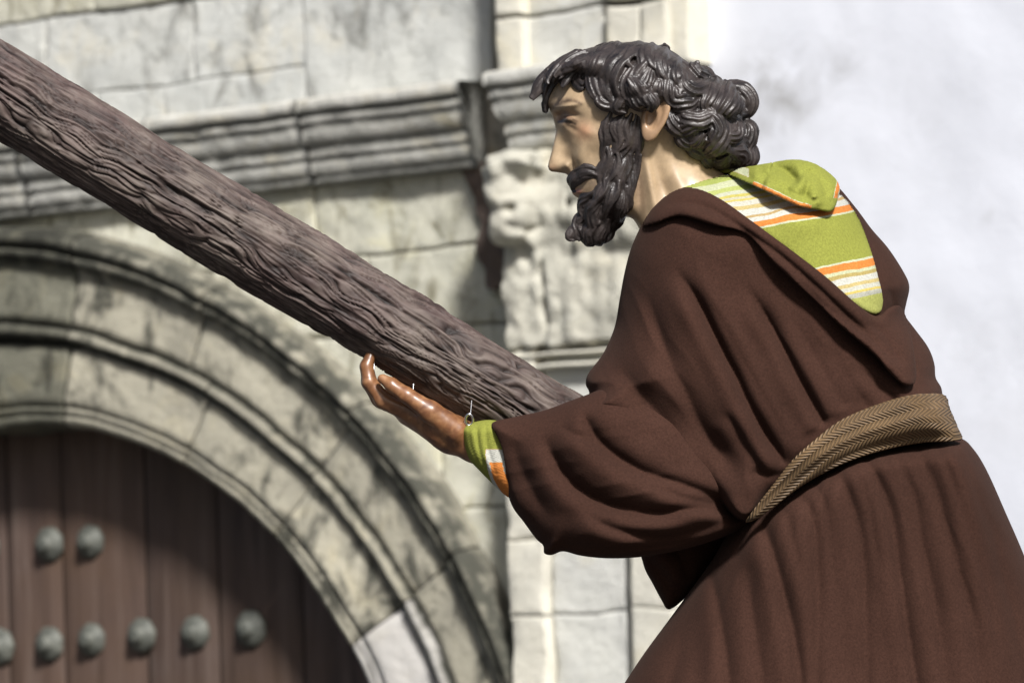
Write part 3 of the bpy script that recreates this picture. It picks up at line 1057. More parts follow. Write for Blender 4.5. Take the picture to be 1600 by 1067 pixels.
caps = np.concatenate([np.stack([np.full(NR, n0), jj, (jj + 1) % NR, (jj + 1) % NR], 1), np.stack([np.full(NR, n0 + 1), (NT - 1) * NR + (jj + 1) % NR, (NT - 1) * NR + jj, (NT - 1) * NR + jj], 1)])
cross = empty('wooden_cross', tuple(LOG_A))
tag(cross, 'dark bark-carved round beam of a cross slanting down onto the statue\'s open hand', 'cross')
log = mesh_obj('beam', V - LOG_A, [list(map(int, f)) for f in Fq] + [list(map(int, f[:3])) for f in caps], bark_mat(), cross, True, {'ridge': np.concatenate([ridge.ravel(), [.4, .4]])})


def tube(pts, rad, n=10, closed=False):
    pts = np.asarray(pts, float)
    m = len(pts)
    rad = np.broadcast_to(rad, (m,))
    tg = np.gradient(pts, axis=0) if not closed else np.roll(pts, -1, 0) - np.roll(pts, 1, 0)
    tg /= np.linalg.norm(tg, axis=1)[:, None]
    up = np.array([0.31, 0.9, 0.2])
    a = np.cross(tg, up); a /= np.linalg.norm(a, axis=1)[:, None]
    b = np.cross(tg, a)
    th = np.linspace(0, 2 * math.pi, n, endpoint=False)
    V = pts[:, None] + rad[:, None, None] * (np.cos(th)[None, :, None] * a[:, None] + np.sin(th)[None, :, None] * b[:, None])
    return V.reshape(-1, 3), grid_faces(m, n, wrap_u=closed, wrap_v=True)


def hook(u, v, w, ring):
    t = np.linspace(0, 2 * math.pi, 24, endpoint=False)
    if ring:
        c = np.array([u, v, w])
        pts = P(u + 6 * np.cos(t), v + 9 * np.sin(t), w + 3 * np.sin(t))
        V1, F1 = tube(pts, 0.0019, 10, True)
        pts = P(np.linspace(u + 2, u + 4, 6), np.linspace(v - 8, v - 30, 6), np.linspace(w, w + 12, 6))
        V2, F2 = tube(pts, 0.0010, 8)
    else:
        pts = P(np.linspace(u, u + 1, 6), np.linspace(v + 6, v - 16, 6), np.linspace(w, w + 10, 6))
        V1, F1 = tube(pts, 0.0010, 8)
        V2, F2 = np.zeros((0, 3)), np.zeros((0, 4), int)
    mesh_obj('eye_hook', np.concatenate([V1, V2]) - LOG_A, np.concatenate([F1, F2 + len(V1)]), M_STEEL, cross, True)


hook(733, 656, -52, True)
hook(645, 616, -20, False)
hook(584, 578, -14, False)


# ------------------------------------------------------------------ the statue
# built on a grid of (u, v, w): sight-line coordinates at the statue's depth, 1150 units to the metre
statue = empty('statue', tuple(P(1250, 1890, 0)))
tag(statue, 'painted wooden statue of a bearded man in a brown hooded robe holding up the beam', 'statue')
SO = P(1250, 1890, 0)


def to_world(v):
    return P(v[:, 0], v[:, 1], v[:, 2]) - SO


class Field:
    """2-D fields on a (u, v) grid that are looked up anywhere"""
    def __init__(self, u0, u1, v0, v1, step=2.0):
        self.u0, self.v0, self.step = u0, v0, step
        self.u = np.arange(u0, u1, step); self.v = np.arange(v0, v1, step)
        self.U, self.V = np.meshgrid(self.u, self.v, indexing='ij')

    def at(self, F, U, V):
        return bilerp(F, self.u0, self.v0, self.step, U, V)


def profile(d, R):
    e = np.clip(1 - d / R, 0, 1)
    return np.sqrt(np.maximum(1 - e * e, 0))


def fold_field(U, V, folds, seed=0):
    """sum of grooves: (points, width, depth, side ridge)"""
    F = np.zeros(U.shape)
    for f in folds:
        pts, wd, dp = f[0], f[1], f[2]
        rid = f[3] if len(f) > 3 else 0.6
        t0 = f[4] if len(f) > 4 else 0.12
        t1 = f[5] if len(f) > 5 else 0.12
        c = curve(pts, 8)
        sd, t = line_dist(U, V, c)
        near = np.abs(sd) < wd * 7
        if not near.any():
            continue
        sd = sd + wd * 0.25 * vnoise(U / 60, V / 60, seed + wd)
        tap = sstep(0, t0, t) if t0 > 0 else 1.0
        tap = tap * (sstep(0, t1, 1 - t) if t1 > 0 else 1.0)
        end = np.exp(-np.maximum(0, (np.abs(sd) - wd * 6) / wd))
        g_ = -np.exp(-(np.abs(sd) / wd) ** 1.5) + rid * np.exp(-((sd - 2.6 * wd) / (2.0 * wd)) ** 2) + rid * 0.6 * np.exp(-((sd + 3.0 * wd) / (2.2 * wd)) ** 2)
        F += dp * tap * g_ * end
    return F


def shell_mesh(name, mat, parent, lo, hi, vox, func, attrs=None, smooth=2, wmax=None):
    """grid func(U, V, W) -> implicit, meshed in world space"""
    gu = np.arange(lo[0], hi[0], vox, dtype=np.float32); gv = np.arange(lo[1], hi[1], vox, dtype=np.float32); gw = np.arange(lo[2], hi[2], vox, dtype=np.float32)
    f = func(gu, gv, gw).astype(np.float32)
    f[0] = 5; f[-1] = 5; f[:, 0] = 5; f[:, -1] = 5; f[:, :, 0] = 5; f[:, :, -1] = 5
    v, q = surface_nets(f, lo, vox)
    v = relax(v, q, smooth, 0.5)
    at = attrs(v) if attrs else None
    return mesh_obj(name, to_world(v), q, mat, parent, True, at), v, q


def inflate(d, T, R, wc, gw, bump=None, fade=12.0):
    """implicit of a rounded cushion over a 2-D outline"""
    e = np.clip(1 - d / R, 0, None).astype(np.float32)
    q = np.abs(gw[None, None, :] - np.asarray(wc, np.float32)[..., None] if not np.isscalar(wc) else np.abs(gw - wc)[None, None, :])
    if bump is not None:
        b = (bump * sstep(-2, fade, d)).astype(np.float32)
        q = np.maximum(q - b[..., None], 0)
    T = np.asarray(T, np.float32)
    Tt = T[..., None] if T.ndim == 2 else T
    return Tt * (np.sqrt(e[..., None] ** 2 + (q / Tt) ** 2) - 1)


# ---------------- outlines
TORSO = curve([(1003, 350), (1020, 322), (1052, 296), (1090, 282), (1130, 274), (1190, 268), (1250, 262), (1300, 284), (1335, 322), (1362, 358), (1388, 388), (1412, 425), (1421, 448), (1416, 475), (1414, 492), (1428, 512), (1450, 542), (1460, 568), (1462, 590),
               (1471, 606), (1474, 626), (1484, 660), (1496, 676), (1450, 684), (1400, 692), (1340, 710), (1290, 732), (1250, 756), (1212, 786), (1180, 812), (1150, 812), (1110, 776), (1066, 738), (1020, 700), (972, 668), (935, 655), (908, 640), (921, 616), (915, 600), (920, 582), (942, 553), (960, 512), (968, 468), (976, 425), (986, 388)], 5, True)
SKIRT = curve([(1172, 800), (1215, 768), (1265, 738), (1330, 705), (1400, 690), (1450, 684), (1499, 684), (1520, 700), (1542, 735), (1572, 802), (1602, 872), (1640, 975), (1680, 1090), (1720, 1230), (1755, 1400), (1780, 1600), (1790, 1800), (1785, 1885), (1500, 1895), (1200, 1895),
               (840, 1885), (826, 1800), (838, 1600), (862, 1400), (895, 1230), (935, 1130), (976, 1066), (1008, 1018), (1042, 972), (1080, 920), (1112, 876), (1136, 836)], 5, True)
SLEEVE = curve([(766, 664), (800, 652), (850, 641), (908, 620), (960, 606), (1040, 630), (1120, 690), (1175, 760), (1186, 806), (1160, 826), (1110, 846), (1055, 861), (1000, 870), (950, 872), (908, 868), (880, 861), (862, 867), (850, 864), (849, 852), (838, 842), (818, 815), (800, 790), (788, 752), (776, 705)], 5, True)

tf = Field(880, 1640, 230, 900, 2.0)
d_t = poly_dist(tf.U, tf.V, TORSO)
T_FOLDS = [
    ([(1048, 408), (1080, 455), (1104, 497), (1135, 560), (1180, 654), (1232, 735)], 9, 20, 0.55, .25, .05),
    ([(1165, 440), (1194, 490), (1235, 566), (1292, 668)], 8, 15, 0.55, .3, .05),
    ([(1000, 420), (1028, 505), (1050, 570), (1098, 672), (1150, 740)], 13, 10, 0.6, .3, .2),
    ([(1225, 480), (1268, 545), (1322, 640)], 10, 5, 0.6, .3, .05),
    ([(1100, 440), (1150, 540), (1210, 650), (1245, 705)], 9, 3, 0.6, .3, .1),
    ([(1290, 530), (1325, 590), (1360, 640)], 10, 4, 0.6, .3, .05),
    ([(1340, 570), (1375, 605), (1400, 630)], 8, 8, 0.6, .3, .05),
    ([(1432, 560), (1425, 595), (1432, 625)], 7, 9, 0.6, .3, .05),
    ([(912, 634), (960, 650), (1020, 690), (1090, 742), (1150, 790)], 10, 5, 0.3, .1, .1),
    ([(960, 560), (1010, 630), (1080, 710)], 14, 8, 0.6, .3, .3),
    ([(1170, 735), (1200, 742), (1235, 738)], 8, 9, 0.6, .2, .1),
    ([(1130, 640), (1165, 700), (1195, 745)], 7, 6, 0.6, .2, .1),
    ([(1385, 430), (1398, 480), (1395, 540)], 9, 9, 0.6, .3, .2)]
wr_a = (tf.U * 0.86 - tf.V * 0.5) / 26 + 0.6 * vnoise(tf.U / 120, tf.V / 120, 3.0)
wr_b = (tf.U * 0.5 + tf.V * 0.86) / 190
bump_t = 1.15 * fold_field(tf.U, tf.V, T_FOLDS) + 1.6 * (1 - 2 * np.abs(vnoise(wr_a, wr_b, 4.0))) * sstep(330, 470, tf.V) + 5 * fbm(tf.U / 110 + tf.V / 260, tf.V / 240 - tf.U / 420, 0.2, 2) + 2.0 * vnoise(tf.U / 34 + tf.V / 90, tf.V / 100, 5.0)
belt_mid = curve([(1490, 650), (1440, 650), (1400, 660), (1350, 676), (1300, 700), (1256, 734), (1214, 774), (1172, 814)], 8)
bump_t = bump_t * (1 - 0.85 * np.exp(-(line_dist(tf.U, tf.V, belt_mid)[0] / 34) ** 2))
R_T = 42 + 88 * sstep(5, 110, np.abs(line_dist(tf.U, tf.V, belt_mid)[0]))
T_T = 205 + 0 * tf.U
arm_edge = curve([(908, 640), (972, 668), (1020, 700), (1066, 738), (1110, 776), (1150, 812)], 8)
R_T = R_T * (0.30 + 0.70 * sstep(10, 75, np.abs(line_dist(tf.U, tf.V, arm_edge)[0])))
S_T = T_T * profile(d_t, R_T) + bump_t * sstep(-2, 14, d_t)


def torso_fn(gu, gv, gw):
    U, V = np.meshgrid(gu, gv, indexing='ij')
    return inflate(tf.at(d_t, U, V), 205.0, tf.at(R_T, U, V), 0.0, gw, tf.at(bump_t, U, V), 14)


robe, tv_, tq_ = shell_mesh('robe', M_ROBE, statue, (890, 250, -236), (1520, 870, 236), 2.6, torso_fn)

# skirt
sf_ = Field(800, 1820, 660, 1920, 3.0)
d_s = poly_dist(sf_.U, sf_.V, SKIRT)
K_FOLDS = [
    ([(1186, 806), (1205, 860), (1222, 917), (1248, 1032), (1262, 1150), (1275, 1400), (1280, 1890)], 9, 22, 0.6, .004, 0),
    ([(1250, 772), (1270, 820), (1280, 927), (1279, 1064), (1300, 1400), (1310, 1890)], 8, 13, 0.6, .008, 0),
    ([(1352, 712), (1372, 755), (1390, 807), (1406, 896), (1418, 980), (1430, 1067), (1450, 1300), (1470, 1890)], 9, 20, 0.6, .004, 0),
    ([(1108, 880), (1118, 920), (1127, 980), (1137, 1067), (1140, 1300), (1130, 1890)], 8, 15, 0.6, .008, 0),
    ([(1430, 690), (1452, 740), (1480, 822), (1510, 930), (1535, 1050), (1570, 1300), (1600, 1890)], 9, 13, 0.6, .004, 0),
    ([(1490, 695), (1518, 745), (1546, 822), (1576, 930), (1600, 1032), (1650, 1300), (1690, 1890)], 9, 12, 0.6, .004, 0),
    ([(1308, 735), (1328, 780), (1346, 840), (1352, 940), (1356, 1100), (1370, 1400), (1380, 1890)], 8, 11, 0.6, .006, 0),
    ([(1395, 700), (1425, 770), (1445, 860), (1466, 980), (1480, 1100), (1510, 1400), (1530, 1890)], 7, 9, 0.6, .006, 0),
    ([(1225, 790), (1238, 840), (1252, 900), (1262, 960)], 7, 7, 0.6, .03, .5),
    ([(1270, 748), (1288, 790), (1298, 850), (1305, 950)], 6, 7, 0.6, .02, .5),
    ([(1330, 722), (1352, 770), (1366, 830), (1378, 930)], 6, 8, 0.6, .02, .5),
    ([(1460, 688), (1486, 740), (1512, 820), (1545, 930), (1570, 1050)], 6, 8, 0.6, .02, .3),
    ([(1375, 704), (1395, 740), (1412, 790)], 5, 6, 0.6, .02, .5),
    ([(1415, 698), (1432, 730), (1446, 770)], 5, 6, 0.6, .02, .5),
    ([(1160, 830), (1150, 860), (1140, 880)], 7, 9, 0.6, .1, .4),
    ([(1165, 850), (1172, 930), (1185, 1020), (1195, 1150), (1200, 1890)], 9, 9, 0.6, .1, 0),
    ([(1070, 950), (1060, 1020), (1040, 1120), (1000, 1400), (980, 1890)], 12, 12, 0.6, .1, 0),
    ([(1320, 900), (1325, 1000), (1335, 1150), (1340, 1890)], 9, 8, 0.6, .2, 0),
    ([(1620, 960), (1660, 1150), (1700, 1500), (1720, 1890)], 12, 12, 0.6, .1, 0)]
sd_bs = np.abs(line_dist(sf_.U, sf_.V, belt_mid)[0])
bump_s = 0.55 * fold_field(sf_.U, sf_.V, K_FOLDS, 3) + 2.2 * (1 - 2 * np.abs(vnoise((sf_.U + 0.35 * sf_.V) / 15, sf_.V / 220, 9.0))) * np.exp(-np.maximum(sd_bs - 30, 0) / 55) + 1.4 * (1 - 2 * np.abs(vnoise((sf_.U - 1330) / (14 + 16 * sstep(690, 1060, sf_.V)), sf_.V / 300, 4.0))) + 4 * fbm(sf_.U / 70 - sf_.V / 500, sf_.V / 420, 1.2, 2) + 1.5 * vnoise(sf_.U / 26, sf_.V / 130, 8.0)
R_S = 42 + 148 * sstep(720, 1050, sf_.V)
T_S = 205 + 90 * sstep(800, 1700, sf_.V)
S_S = T_S * profile(d_s, R_S) + bump_s * sstep(-2, 14, d_s)


def skirt_fn(gu, gv, gw):
    U, V = np.meshgrid(gu, gv, indexing='ij')
    return inflate(sf_.at(d_s, U, V), sf_.at(T_S, U, V), sf_.at(R_S, U, V), 0.0, gw, sf_.at(bump_s, U, V), 14)


skirt, _, _ = shell_mesh('skirt', M_ROBE, robe, (812, 676, -320), (1806, 1908, 320), 3.6, skirt_fn)

# sleeves
ef = Field(740, 1220, 580, 960, 2.0)
d_e = poly_dist(ef.U, ef.V, SLEEVE)
E_FOLDS = [
    ([(846, 668), (870, 720), (905, 762), (960, 792), (1030, 800), (1120, 796), (1165, 800)], 11, 20, 0.6, .2, .05),
    ([(905, 640), (935, 690), (985, 728), (1050, 752), (1120, 778), (1165, 796)], 10, 15, 0.6, .1, .05),
    ([(900, 790), (960, 826), (1040, 838), (1120, 818), (1168, 802)], 10, 14, 0.6, .25, .05),
    ([(1000, 752), (1060, 775), (1150, 794)], 8, 9, 0.6, .3, .05),
    ([(800, 672), (812, 720), (836, 775), (868, 820)], 14, 9, 0.6, .3, .3),
    ([(862, 845), (930, 856), (1020, 856), (1100, 838)], 7, 8, 0.6, .2, .2),
    ([(870, 662), (905, 680), (940, 700)], 9, 7, 0.6, .3, .3)]
bump_e = 1.1 * fold_field(ef.U, ef.V, E_FOLDS, 5) + 1.5 * (1 - 2 * np.abs(vnoise((ef.V + 0.2 * ef.U) / 24, ef.U / 140, 4.0))) + 3 * fbm(ef.U / 90, ef.V / 60, 3.2, 2)
wc_e = -70 - 48 * sstep(780, 960, ef.U) + 40 * sstep(1080, 1180, ef.U)
T_E = 56 + 22 * sstep(770, 900, ef.U) - 35 * sstep(1060, 1185, ef.U)


def sleeve_fn(gu, gv, gw):
    U, V = np.meshgrid(gu, gv, indexing='ij')
    f = inflate(ef.at(d_e, U, V), ef.at(T_E, U, V), 52.0, ef.at(wc_e, U, V), gw, ef.at(bump_e, U, V), 12)
    # open mouth of the sleeve at the wrist
    m = np.sqrt(((U - 762) / 34) ** 2 + ((V - 726) / 62) ** 2)[..., None] ** 2 + ((gw[None, None] - ef.at(wc_e, U, V)[..., None]) / 52) ** 2
    return np.maximum(f, -(np.sqrt(m) - 1) * 40)


sleeve, _, _ = shell_mesh('sleeve', M_ROBE, robe, (754, 596, -270), (1200, 884, 60), 2.4, sleeve_fn)
FAR = curve([(960, 760), (1060, 740), (1150, 780), (1150, 830), (1110, 880), (1076, 928), (1046, 952), (1034, 938), (1020, 912), (1008, 890), (998, 860), (975, 820)], 5, True)
ff_ = Field(930, 1190, 710, 980, 2.0)
d_f = poly_dist(ff_.U, ff_.V, FAR)
bump_f = fold_field(ff_.U, ff_.V, [([(1010, 870), (1040, 900), (1060, 935)], 9, 9), ([(1040, 840), (1065, 870), (1080, 910)], 9, 9)], 2)


def far_fn(gu, gv, gw):
    U, V = np.meshgrid(gu, gv, indexing='ij')
    return inflate(ff_.at(d_f, U, V), 58.0, 50.0, 58.0, gw, ff_.at(bump_f, U, V), 10)


shell_mesh('sleeve', M_ROBE, robe, (940, 724, -40), (1176, 966, 150), 3.2, far_fn)

# ---------------- layers lying on the shoulders
def layer_fn(fld, S, d, t, R, lift, thick=None, bump=None):
    def fn(gu, gv, gw):
        U, V = np.meshgrid(gu, gv, indexing='ij')
        dd = fld.at(d, U, V)
        e = np.clip(1 - dd / R, 0, None)
        tt = t if thick is None else fld.at(thick, U, V)
        L = lift if np.isscalar(lift) else fld.at(lift, U, V)
        s_ = tf.at(S, U, V) + L
        if bump is not None:
            s_ = s_ + fld.at(bump, U, V)
        q = (np.abs(gw)[None, None] - s_[..., None]) 
        tt = np.asarray(tt)[..., None] if not np.isscalar(tt) else tt
        return tt * (np.sqrt(e[..., None] ** 2 + (q / tt) ** 2) - 1)
    return fn


SMOOTH_T = T_T * profile(d_t, R_T) + 2
# shawl lining
LINING = curve([(1046, 300), (1062, 284), (1086, 269), (1108, 264), (1150, 276), (1200, 292), (1250, 302), (1292, 304), (1318, 306), (1340, 336), (1358, 380), (1372, 430), (1380, 468), (1374, 490), (1350, 486), (1300, 452), (1240, 402), (1180, 356), (1130, 326), (1085, 312)], 5, True)
d_l = poly_dist(tf.U, tf.V, LINING)
bump_l = fold_field(tf.U, tf.V, [([(1110, 262), (1160, 288), (1230, 322), (1296, 333)], 8, 8, .7), ([(1090, 285), (1150, 310), (1220, 330)], 9, 5, .7)], 9) + 2.0 * vnoise(tf.U / 40, tf.V / 40, 2.0)
SHAWL_T = [(0.0, (0.33, 0.38, 0.10)), (0.12, (0.45, 0.47, 0.30)), (0.16, (0.36, 0.40, 0.13)), (0.185, (0.42, 0.43, 0.32)), (0.21, (0.42, 0.37, 0.10)), (0.225, (0.42, 0.40, 0.28)), (0.24, (0.45, 0.38, 0.11)), (0.252, (0.45, 0.44, 0.37)),
           (0.285, (0.42, 0.34, 0.15)), (0.305, (0.45, 0.45, 0.40)), (0.345, (0.36, 0.26, 0.12)), (0.36, (0.45, 0.45, 0.40)), (0.392, (0.52, 0.18, 0.04)), (0.430, (0.42, 0.44, 0.30)), (0.445, (0.225, 0.24, 0.045)),
           (0.735, (0.42, 0.44, 0.30)), (0.75, (0.52, 0.18, 0.04)), (0.79, (0.42, 0.44, 0.28)), (0.81, (0.34, 0.27, 0.10)), (0.835, (0.45, 0.45, 0.40)), (0.872, (0.42, 0.34, 0.15)), (0.895, (0.43, 0.43, 0.36)), (0.925, (0.50, 0.40, 0.12)), (0.94, (0.43, 0.43, 0.36)), (0.965, (0.40, 0.42, 0.12))]


def shawl_mat():
    m, nt, bs = new_mat('striped shawl')
    at = nd(nt, 'ShaderNodeAttribute', attribute_name='stripe')
    tc = nd(nt, 'ShaderNodeTexCoord')
    n1 = noise_tex(nt, tc.outputs['Object'], 90.0, 4, 0.6)
    ad = nd(nt, 'ShaderNodeMath', operation='MULTIPLY_ADD', i_1=0.010)
    sub = nd(nt, 'ShaderNodeMath', operation='SUBTRACT', i_1=0.5)
    nt.links.new(n1, sub.inputs[0])
    nt.links.new(sub.outputs[0], ad.inputs[0]); nt.links.new(at.outputs['Fac'], ad.inputs[2])
    # two ramps: the node allows up to 32 stops
    r = ramp(nt, SHAWL_T, 'CONSTANT')
    nt.links.new(ad.outputs[0], r.inputs[0])
    n2 = noise_tex(nt, tc.outputs['Object'], 380.0, 3, 0.7)
    r2 = ramp(nt, [(0.3, 0.72), (0.7, 1.15)])
    nt.links.new(n2, r2.inputs[0])
    c = mixc(nt, 1.0, r.outputs[0], r2.outputs[0], 'MULTIPLY')
    nt.links.new(c, bs.inputs['Base Color'])
    bs.inputs['Roughness'].default_value = 0.9
    bs.inputs['Specular IOR Level'].default_value = 0.15
    wv_ = nd(nt, 'ShaderNodeTexWave', wave_type='BANDS', bands_direction='DIAGONAL')
    wv_.inputs['Scale'].default_value = 210.0
    wv_.inputs['Distortion'].default_value = 1.5
    nt.links.new(tc.outputs['Object'], wv_.inputs[0])
    bp = nd(nt, 'ShaderNodeBump')
    bp.inputs['Strength'].default_value = 0.25
    bp.inputs['Distance'].default_value = 0.0008
    nt.links.new(wv_.outputs['Fac'], bp.inputs['Height'])
    nt.links.new(bp.outputs[0], bs.inputs['Normal'])
    return m


M_SHAWL = shawl_mat()


def stripe_main(v):
    t = v[:, 1] + 0.19 * (v[:, 0] - 1200) + 2.0 * vnoise(v[:, 0] / 30, v[:, 1] / 30, 1.0)
    return {'stripe': np.clip((t - 240) / 260, 0, 1)}


shawl, _, _ = shell_mesh('shawl', M_SHAWL, statue, (1030, 236, -226), (1400, 506, 226), 2.2, layer_fn(tf, SMOOTH_T, d_l, 7.0, 9.0, 5.0, bump=bump_l), stripe_main)
FLAP = curve([(1106, 260), (1140, 263), (1180, 258), (1215, 252), (1242, 249), (1270, 254), (1296, 270), (1312, 290), (1308, 316), (1298, 331), (1278, 328), (1248, 322), (1212, 306), (1172, 288), (1134, 272)], 5, True)
d_fl = poly_dist(tf.U, tf.V, FLAP)
bump_fl = 3.5 * fbm(tf.U / 20, tf.V / 15, 2.0, 3) + fold_field(tf.U, tf.V, [([(1204, 256), (1228, 266), (1248, 288)], 11, 40, .4, .1, .2), ([(1180, 262), (1200, 276), (1236, 300)], 5, 7, .8), ([(1250, 256), (1262, 280), (1256, 310)], 5, 8, .8), ([(1150, 268), (1200, 288), (1270, 312)], 7, 8, .8), ([(1262, 262), (1284, 284), (1292, 310)], 6, 7, .8)], 4)


def stripe_flap(v):
    sd, t = line_dist(v[:, 0], v[:, 1], curve([(1106, 262), (1172, 289), (1212, 307), (1248, 323), (1300, 332), (1312, 300), (1316, 280)], 8))
    a = np.abs(sd)
    orange = ((t > 0.28) & (t < 0.66)) | (t > 0.88)
    s_ = np.where(a < 2.0, 0.436, np.where((a < 6.5) & orange, 0.41, np.where((a < 8.5) & orange, 0.435, 0.5)))
    s_ = s_ + 0.0
    s_ = np.where((v[:, 0] < 1170) & (a > 10) & (a < 22), 0.14, s_)
    return {'stripe': s_}


shell_mesh('shawl_fold', M_SHAWL, shawl, (1090, 236, -236), (1330, 346, 4), 2.0, layer_fn(tf, T_T * profile(d_t + 22 * sstep(1125, 1190, tf.U), R_T) + 2, d_fl, 13.0, 14.0, 10.0, bump=bump_fl), stripe_flap)

# hood: a thick roll round the neck that widens into the hanging pouch
HOOD = curve([(1000, 354), (1012, 328), (1034, 306), (1062, 293), (1092, 295), (1128, 312), (1170, 342), (1230, 386), (1290, 432), (1340, 476), (1370, 494), (1390, 480), (1408, 478), (1420, 505), (1428, 545), (1432, 585), (1427, 601), (1410, 600), (1388, 580), (1366, 554), (1312, 508), (1265, 462), (1210, 412), (1166, 366), (1115, 352), (1062, 338), (1024, 350)], 5, True)
d_h = poly_dist(tf.U, tf.V, HOOD)
thick_h = 14 + 6 * sstep(1200, 1420, tf.U)
bump_h = fold_field(tf.U, tf.V, [([(1030, 322), (1075, 316), (1120, 333), (1180, 372), (1250, 426), (1330, 500), (1392, 548)], 6, 9, .7, .1, .2), ([(1230, 418), (1290, 478), (1360, 530), (1405, 575)], 6, 8, .7, .2, .1), ([(1350, 500), (1385, 525), (1412, 575)], 7, 8, .7, .2, .2)], 7)
lift_h = 12 + 14 * sstep(1250, 1400, tf.U) * sstep(430, 580, tf.V)
shell_mesh('hood', M_ROBE, robe, (988, 276, -256), (1450, 620, 256), 2.4, layer_fn(tf, SMOOTH_T, d_h, 14.0, 15.0, lift_h, thick_h, bump_h))

# belt
BELT = curve([(1476, 616), (1440, 614), (1400, 622), (1350, 639), (1310, 658), (1276, 684), (1240, 716), (1208, 756), (1180, 792), (1164, 816), (1184, 810), (1216, 787), (1252, 760), (1292, 737), (1340, 716), (1400, 699), (1450, 691), (1502, 688), (1498, 668), (1486, 640)], 5, True)
d_b = poly_dist(tf.U, tf.V, BELT)
S_B = np.maximum(np.maximum(S_T, sf_.at(S_S, tf.U, tf.V)), np.maximum(T_T * profile(np.minimum(d_t + 45 * (d_t > -60), poly_dist(tf.U, tf.V, SKIRT) + 80), 60.0), 0) * sstep(-40, 20, np.maximum(d_t, poly_dist(tf.U, tf.V, SKIRT))))
for _ in range(60):
    S_B[1:-1, 1:-1] = 0.2 * (S_B[1:-1, 1:-1] + S_B[2:, 1:-1] + S_B[:-2, 1:-1] + S_B[1:-1, 2:] + S_B[1:-1, :-2])
mid_b = [(1490, 650), (1440, 650), (1400, 660), (1350, 676), (1300, 700), (1256, 734), (1214, 774), (1172, 814)]
sdb, tb = line_dist(tf.U, tf.V, curve(mid_b, 8))
wb = 14 + 22 * (1 - tb)
bump_b = 1.6 * np.cos(sdb / wb * 2 * math.pi * 1.5) + 1.5 * vnoise(tf.U / 30, tf.V / 30, 3)


def belt_attr(v):
    sd, t = line_dist(v[:, 0], v[:, 1], curve(mid_b, 8))
    return {'along': t * 420, 'across': sd}


def belt_mat():
    m, nt, bs = new_mat('woven belt')
    a = nd(nt, 'ShaderNodeAttribute', attribute_name='along')
    b = nd(nt, 'ShaderNodeAttribute', attribute_name='across')
    tc = nd(nt, 'ShaderNodeTexCoord')
    # herringbone: diagonal ribs that change direction every band
    pp = nd(nt, 'ShaderNodeMath', operation='PINGPONG', i_1=11.0)
    nt.links.new(b.outputs['Fac'], pp.inputs[0])
    su = nd(nt, 'ShaderNodeMath', operation='MULTIPLY_ADD', i_1=1.5)
    nt.links.new(pp.outputs[0], su.inputs[0]); nt.links.new(a.outputs['Fac'], su.inputs[2])
    mu = nd(nt, 'ShaderNodeMath', operation='MULTIPLY', i_1=0.75)
    nt.links.new(su.outputs[0], mu.inputs[0])
    si = nd(nt, 'ShaderNodeMath', operation='SINE')
    nt.links.new(mu.outputs[0], si.inputs[0])
    n1 = noise_tex(nt, tc.outputs['Object'], 11.0, 5, 0.6)
    r1 = ramp(nt, [(0.35, (0.105, 0.064, 0.029)), (0.65, (0.175, 0.108, 0.049))])
    nt.links.new(n1, r1.inputs[0])
    r2 = ramp(nt, [(0.0, 0.55), (1.0, 1.15)])
    ma = nd(nt, 'ShaderNodeMath', operation='MULTIPLY_ADD', i_1=0.5, i_2=0.5)
    nt.links.new(si.outputs[0], ma.inputs[0]); nt.links.new(ma.outputs[0], r2.inputs[0])
    c = mixc(nt, 1.0, r1.outputs[0], r2.outputs[0], 'MULTIPLY')
    nt.links.new(c, bs.inputs['Base Color'])
    bs.inputs['Roughness'].default_value = 0.65
    bp = nd(nt, 'ShaderNodeBump')
    bp.inputs['Strength'].default_value = 0.6
    bp.inputs['Distance'].default_value = 0.002
    nt.links.new(si.outputs[0], bp.inputs['Height'])
    nt.links.new(bp.outputs[0], bs.inputs['Normal'])
    return m


belt_fn, M_BELT = layer_fn(tf, S_B, d_b, 8.0, 8.0, 9.0, bump=bump_b), belt_mat()
belt, _, _ = shell_mesh('belt', M_BELT, statue, (1154, 600, -252), (1516, 830, 3), 2.2, belt_fn, belt_attr)
shell_mesh('belt_far_side', M_BELT, belt, (1154, 600, 3), (1516, 830, 252), 3.0, belt_fn, belt_attr)

# cuff of the under-sleeve
CUFF = curve([(721, 668), (742, 659), (768, 656), (788, 664), (802, 700), (814, 750), (814, 782), (802, 780), (790, 774), (770, 756), (750, 736), (732, 716), (723, 692)], 5, True)
cf_ = Field(700, 850, 640, 810, 1.5)
d_c = poly_dist(cf_.U, cf_.V, CUFF)
bump_c = fold_field(cf_.U, cf_.V, [([(744, 662), (748, 700), (762, 745)], 4, 5, .8), ([(732, 668), (735, 695), (748, 728)], 3.5, 3, .8), ([(758, 662), (762, 700), (776, 745)], 3.5, 3, .8)], 3)


def cuff_fn(gu, gv, gw):
    U, V = np.meshgrid(gu, gv, indexing='ij')
    return inflate(cf_.at(d_c, U, V), 41.0, 22.0, -26 - (U - 722) * 0.45, gw, cf_.at(bump_c, U, V), 6)


def cuff_attr(v):
    t = v[:, 0] * 0.93 + v[:, 1] * -0.36 - (700 * 0.93 - 700 * .36)   # across the stripes
    e = t - (0.93 * 62 - 0.36 * 40)
    sd, tt = line_dist(v[:, 0], v[:, 1], curve([(766, 690), (766, 716), (774, 748), (792, 776)], 8))
    right = -sd
    s_ = np.where(v[:, 1] < 702, 0.5, np.where(sd > 7, 0.5, np.where(sd > 2.5, 0.32, np.where((sd > -18) & (v[:, 1] > 722), 0.41, 0.32))))
    return {'stripe': s_}


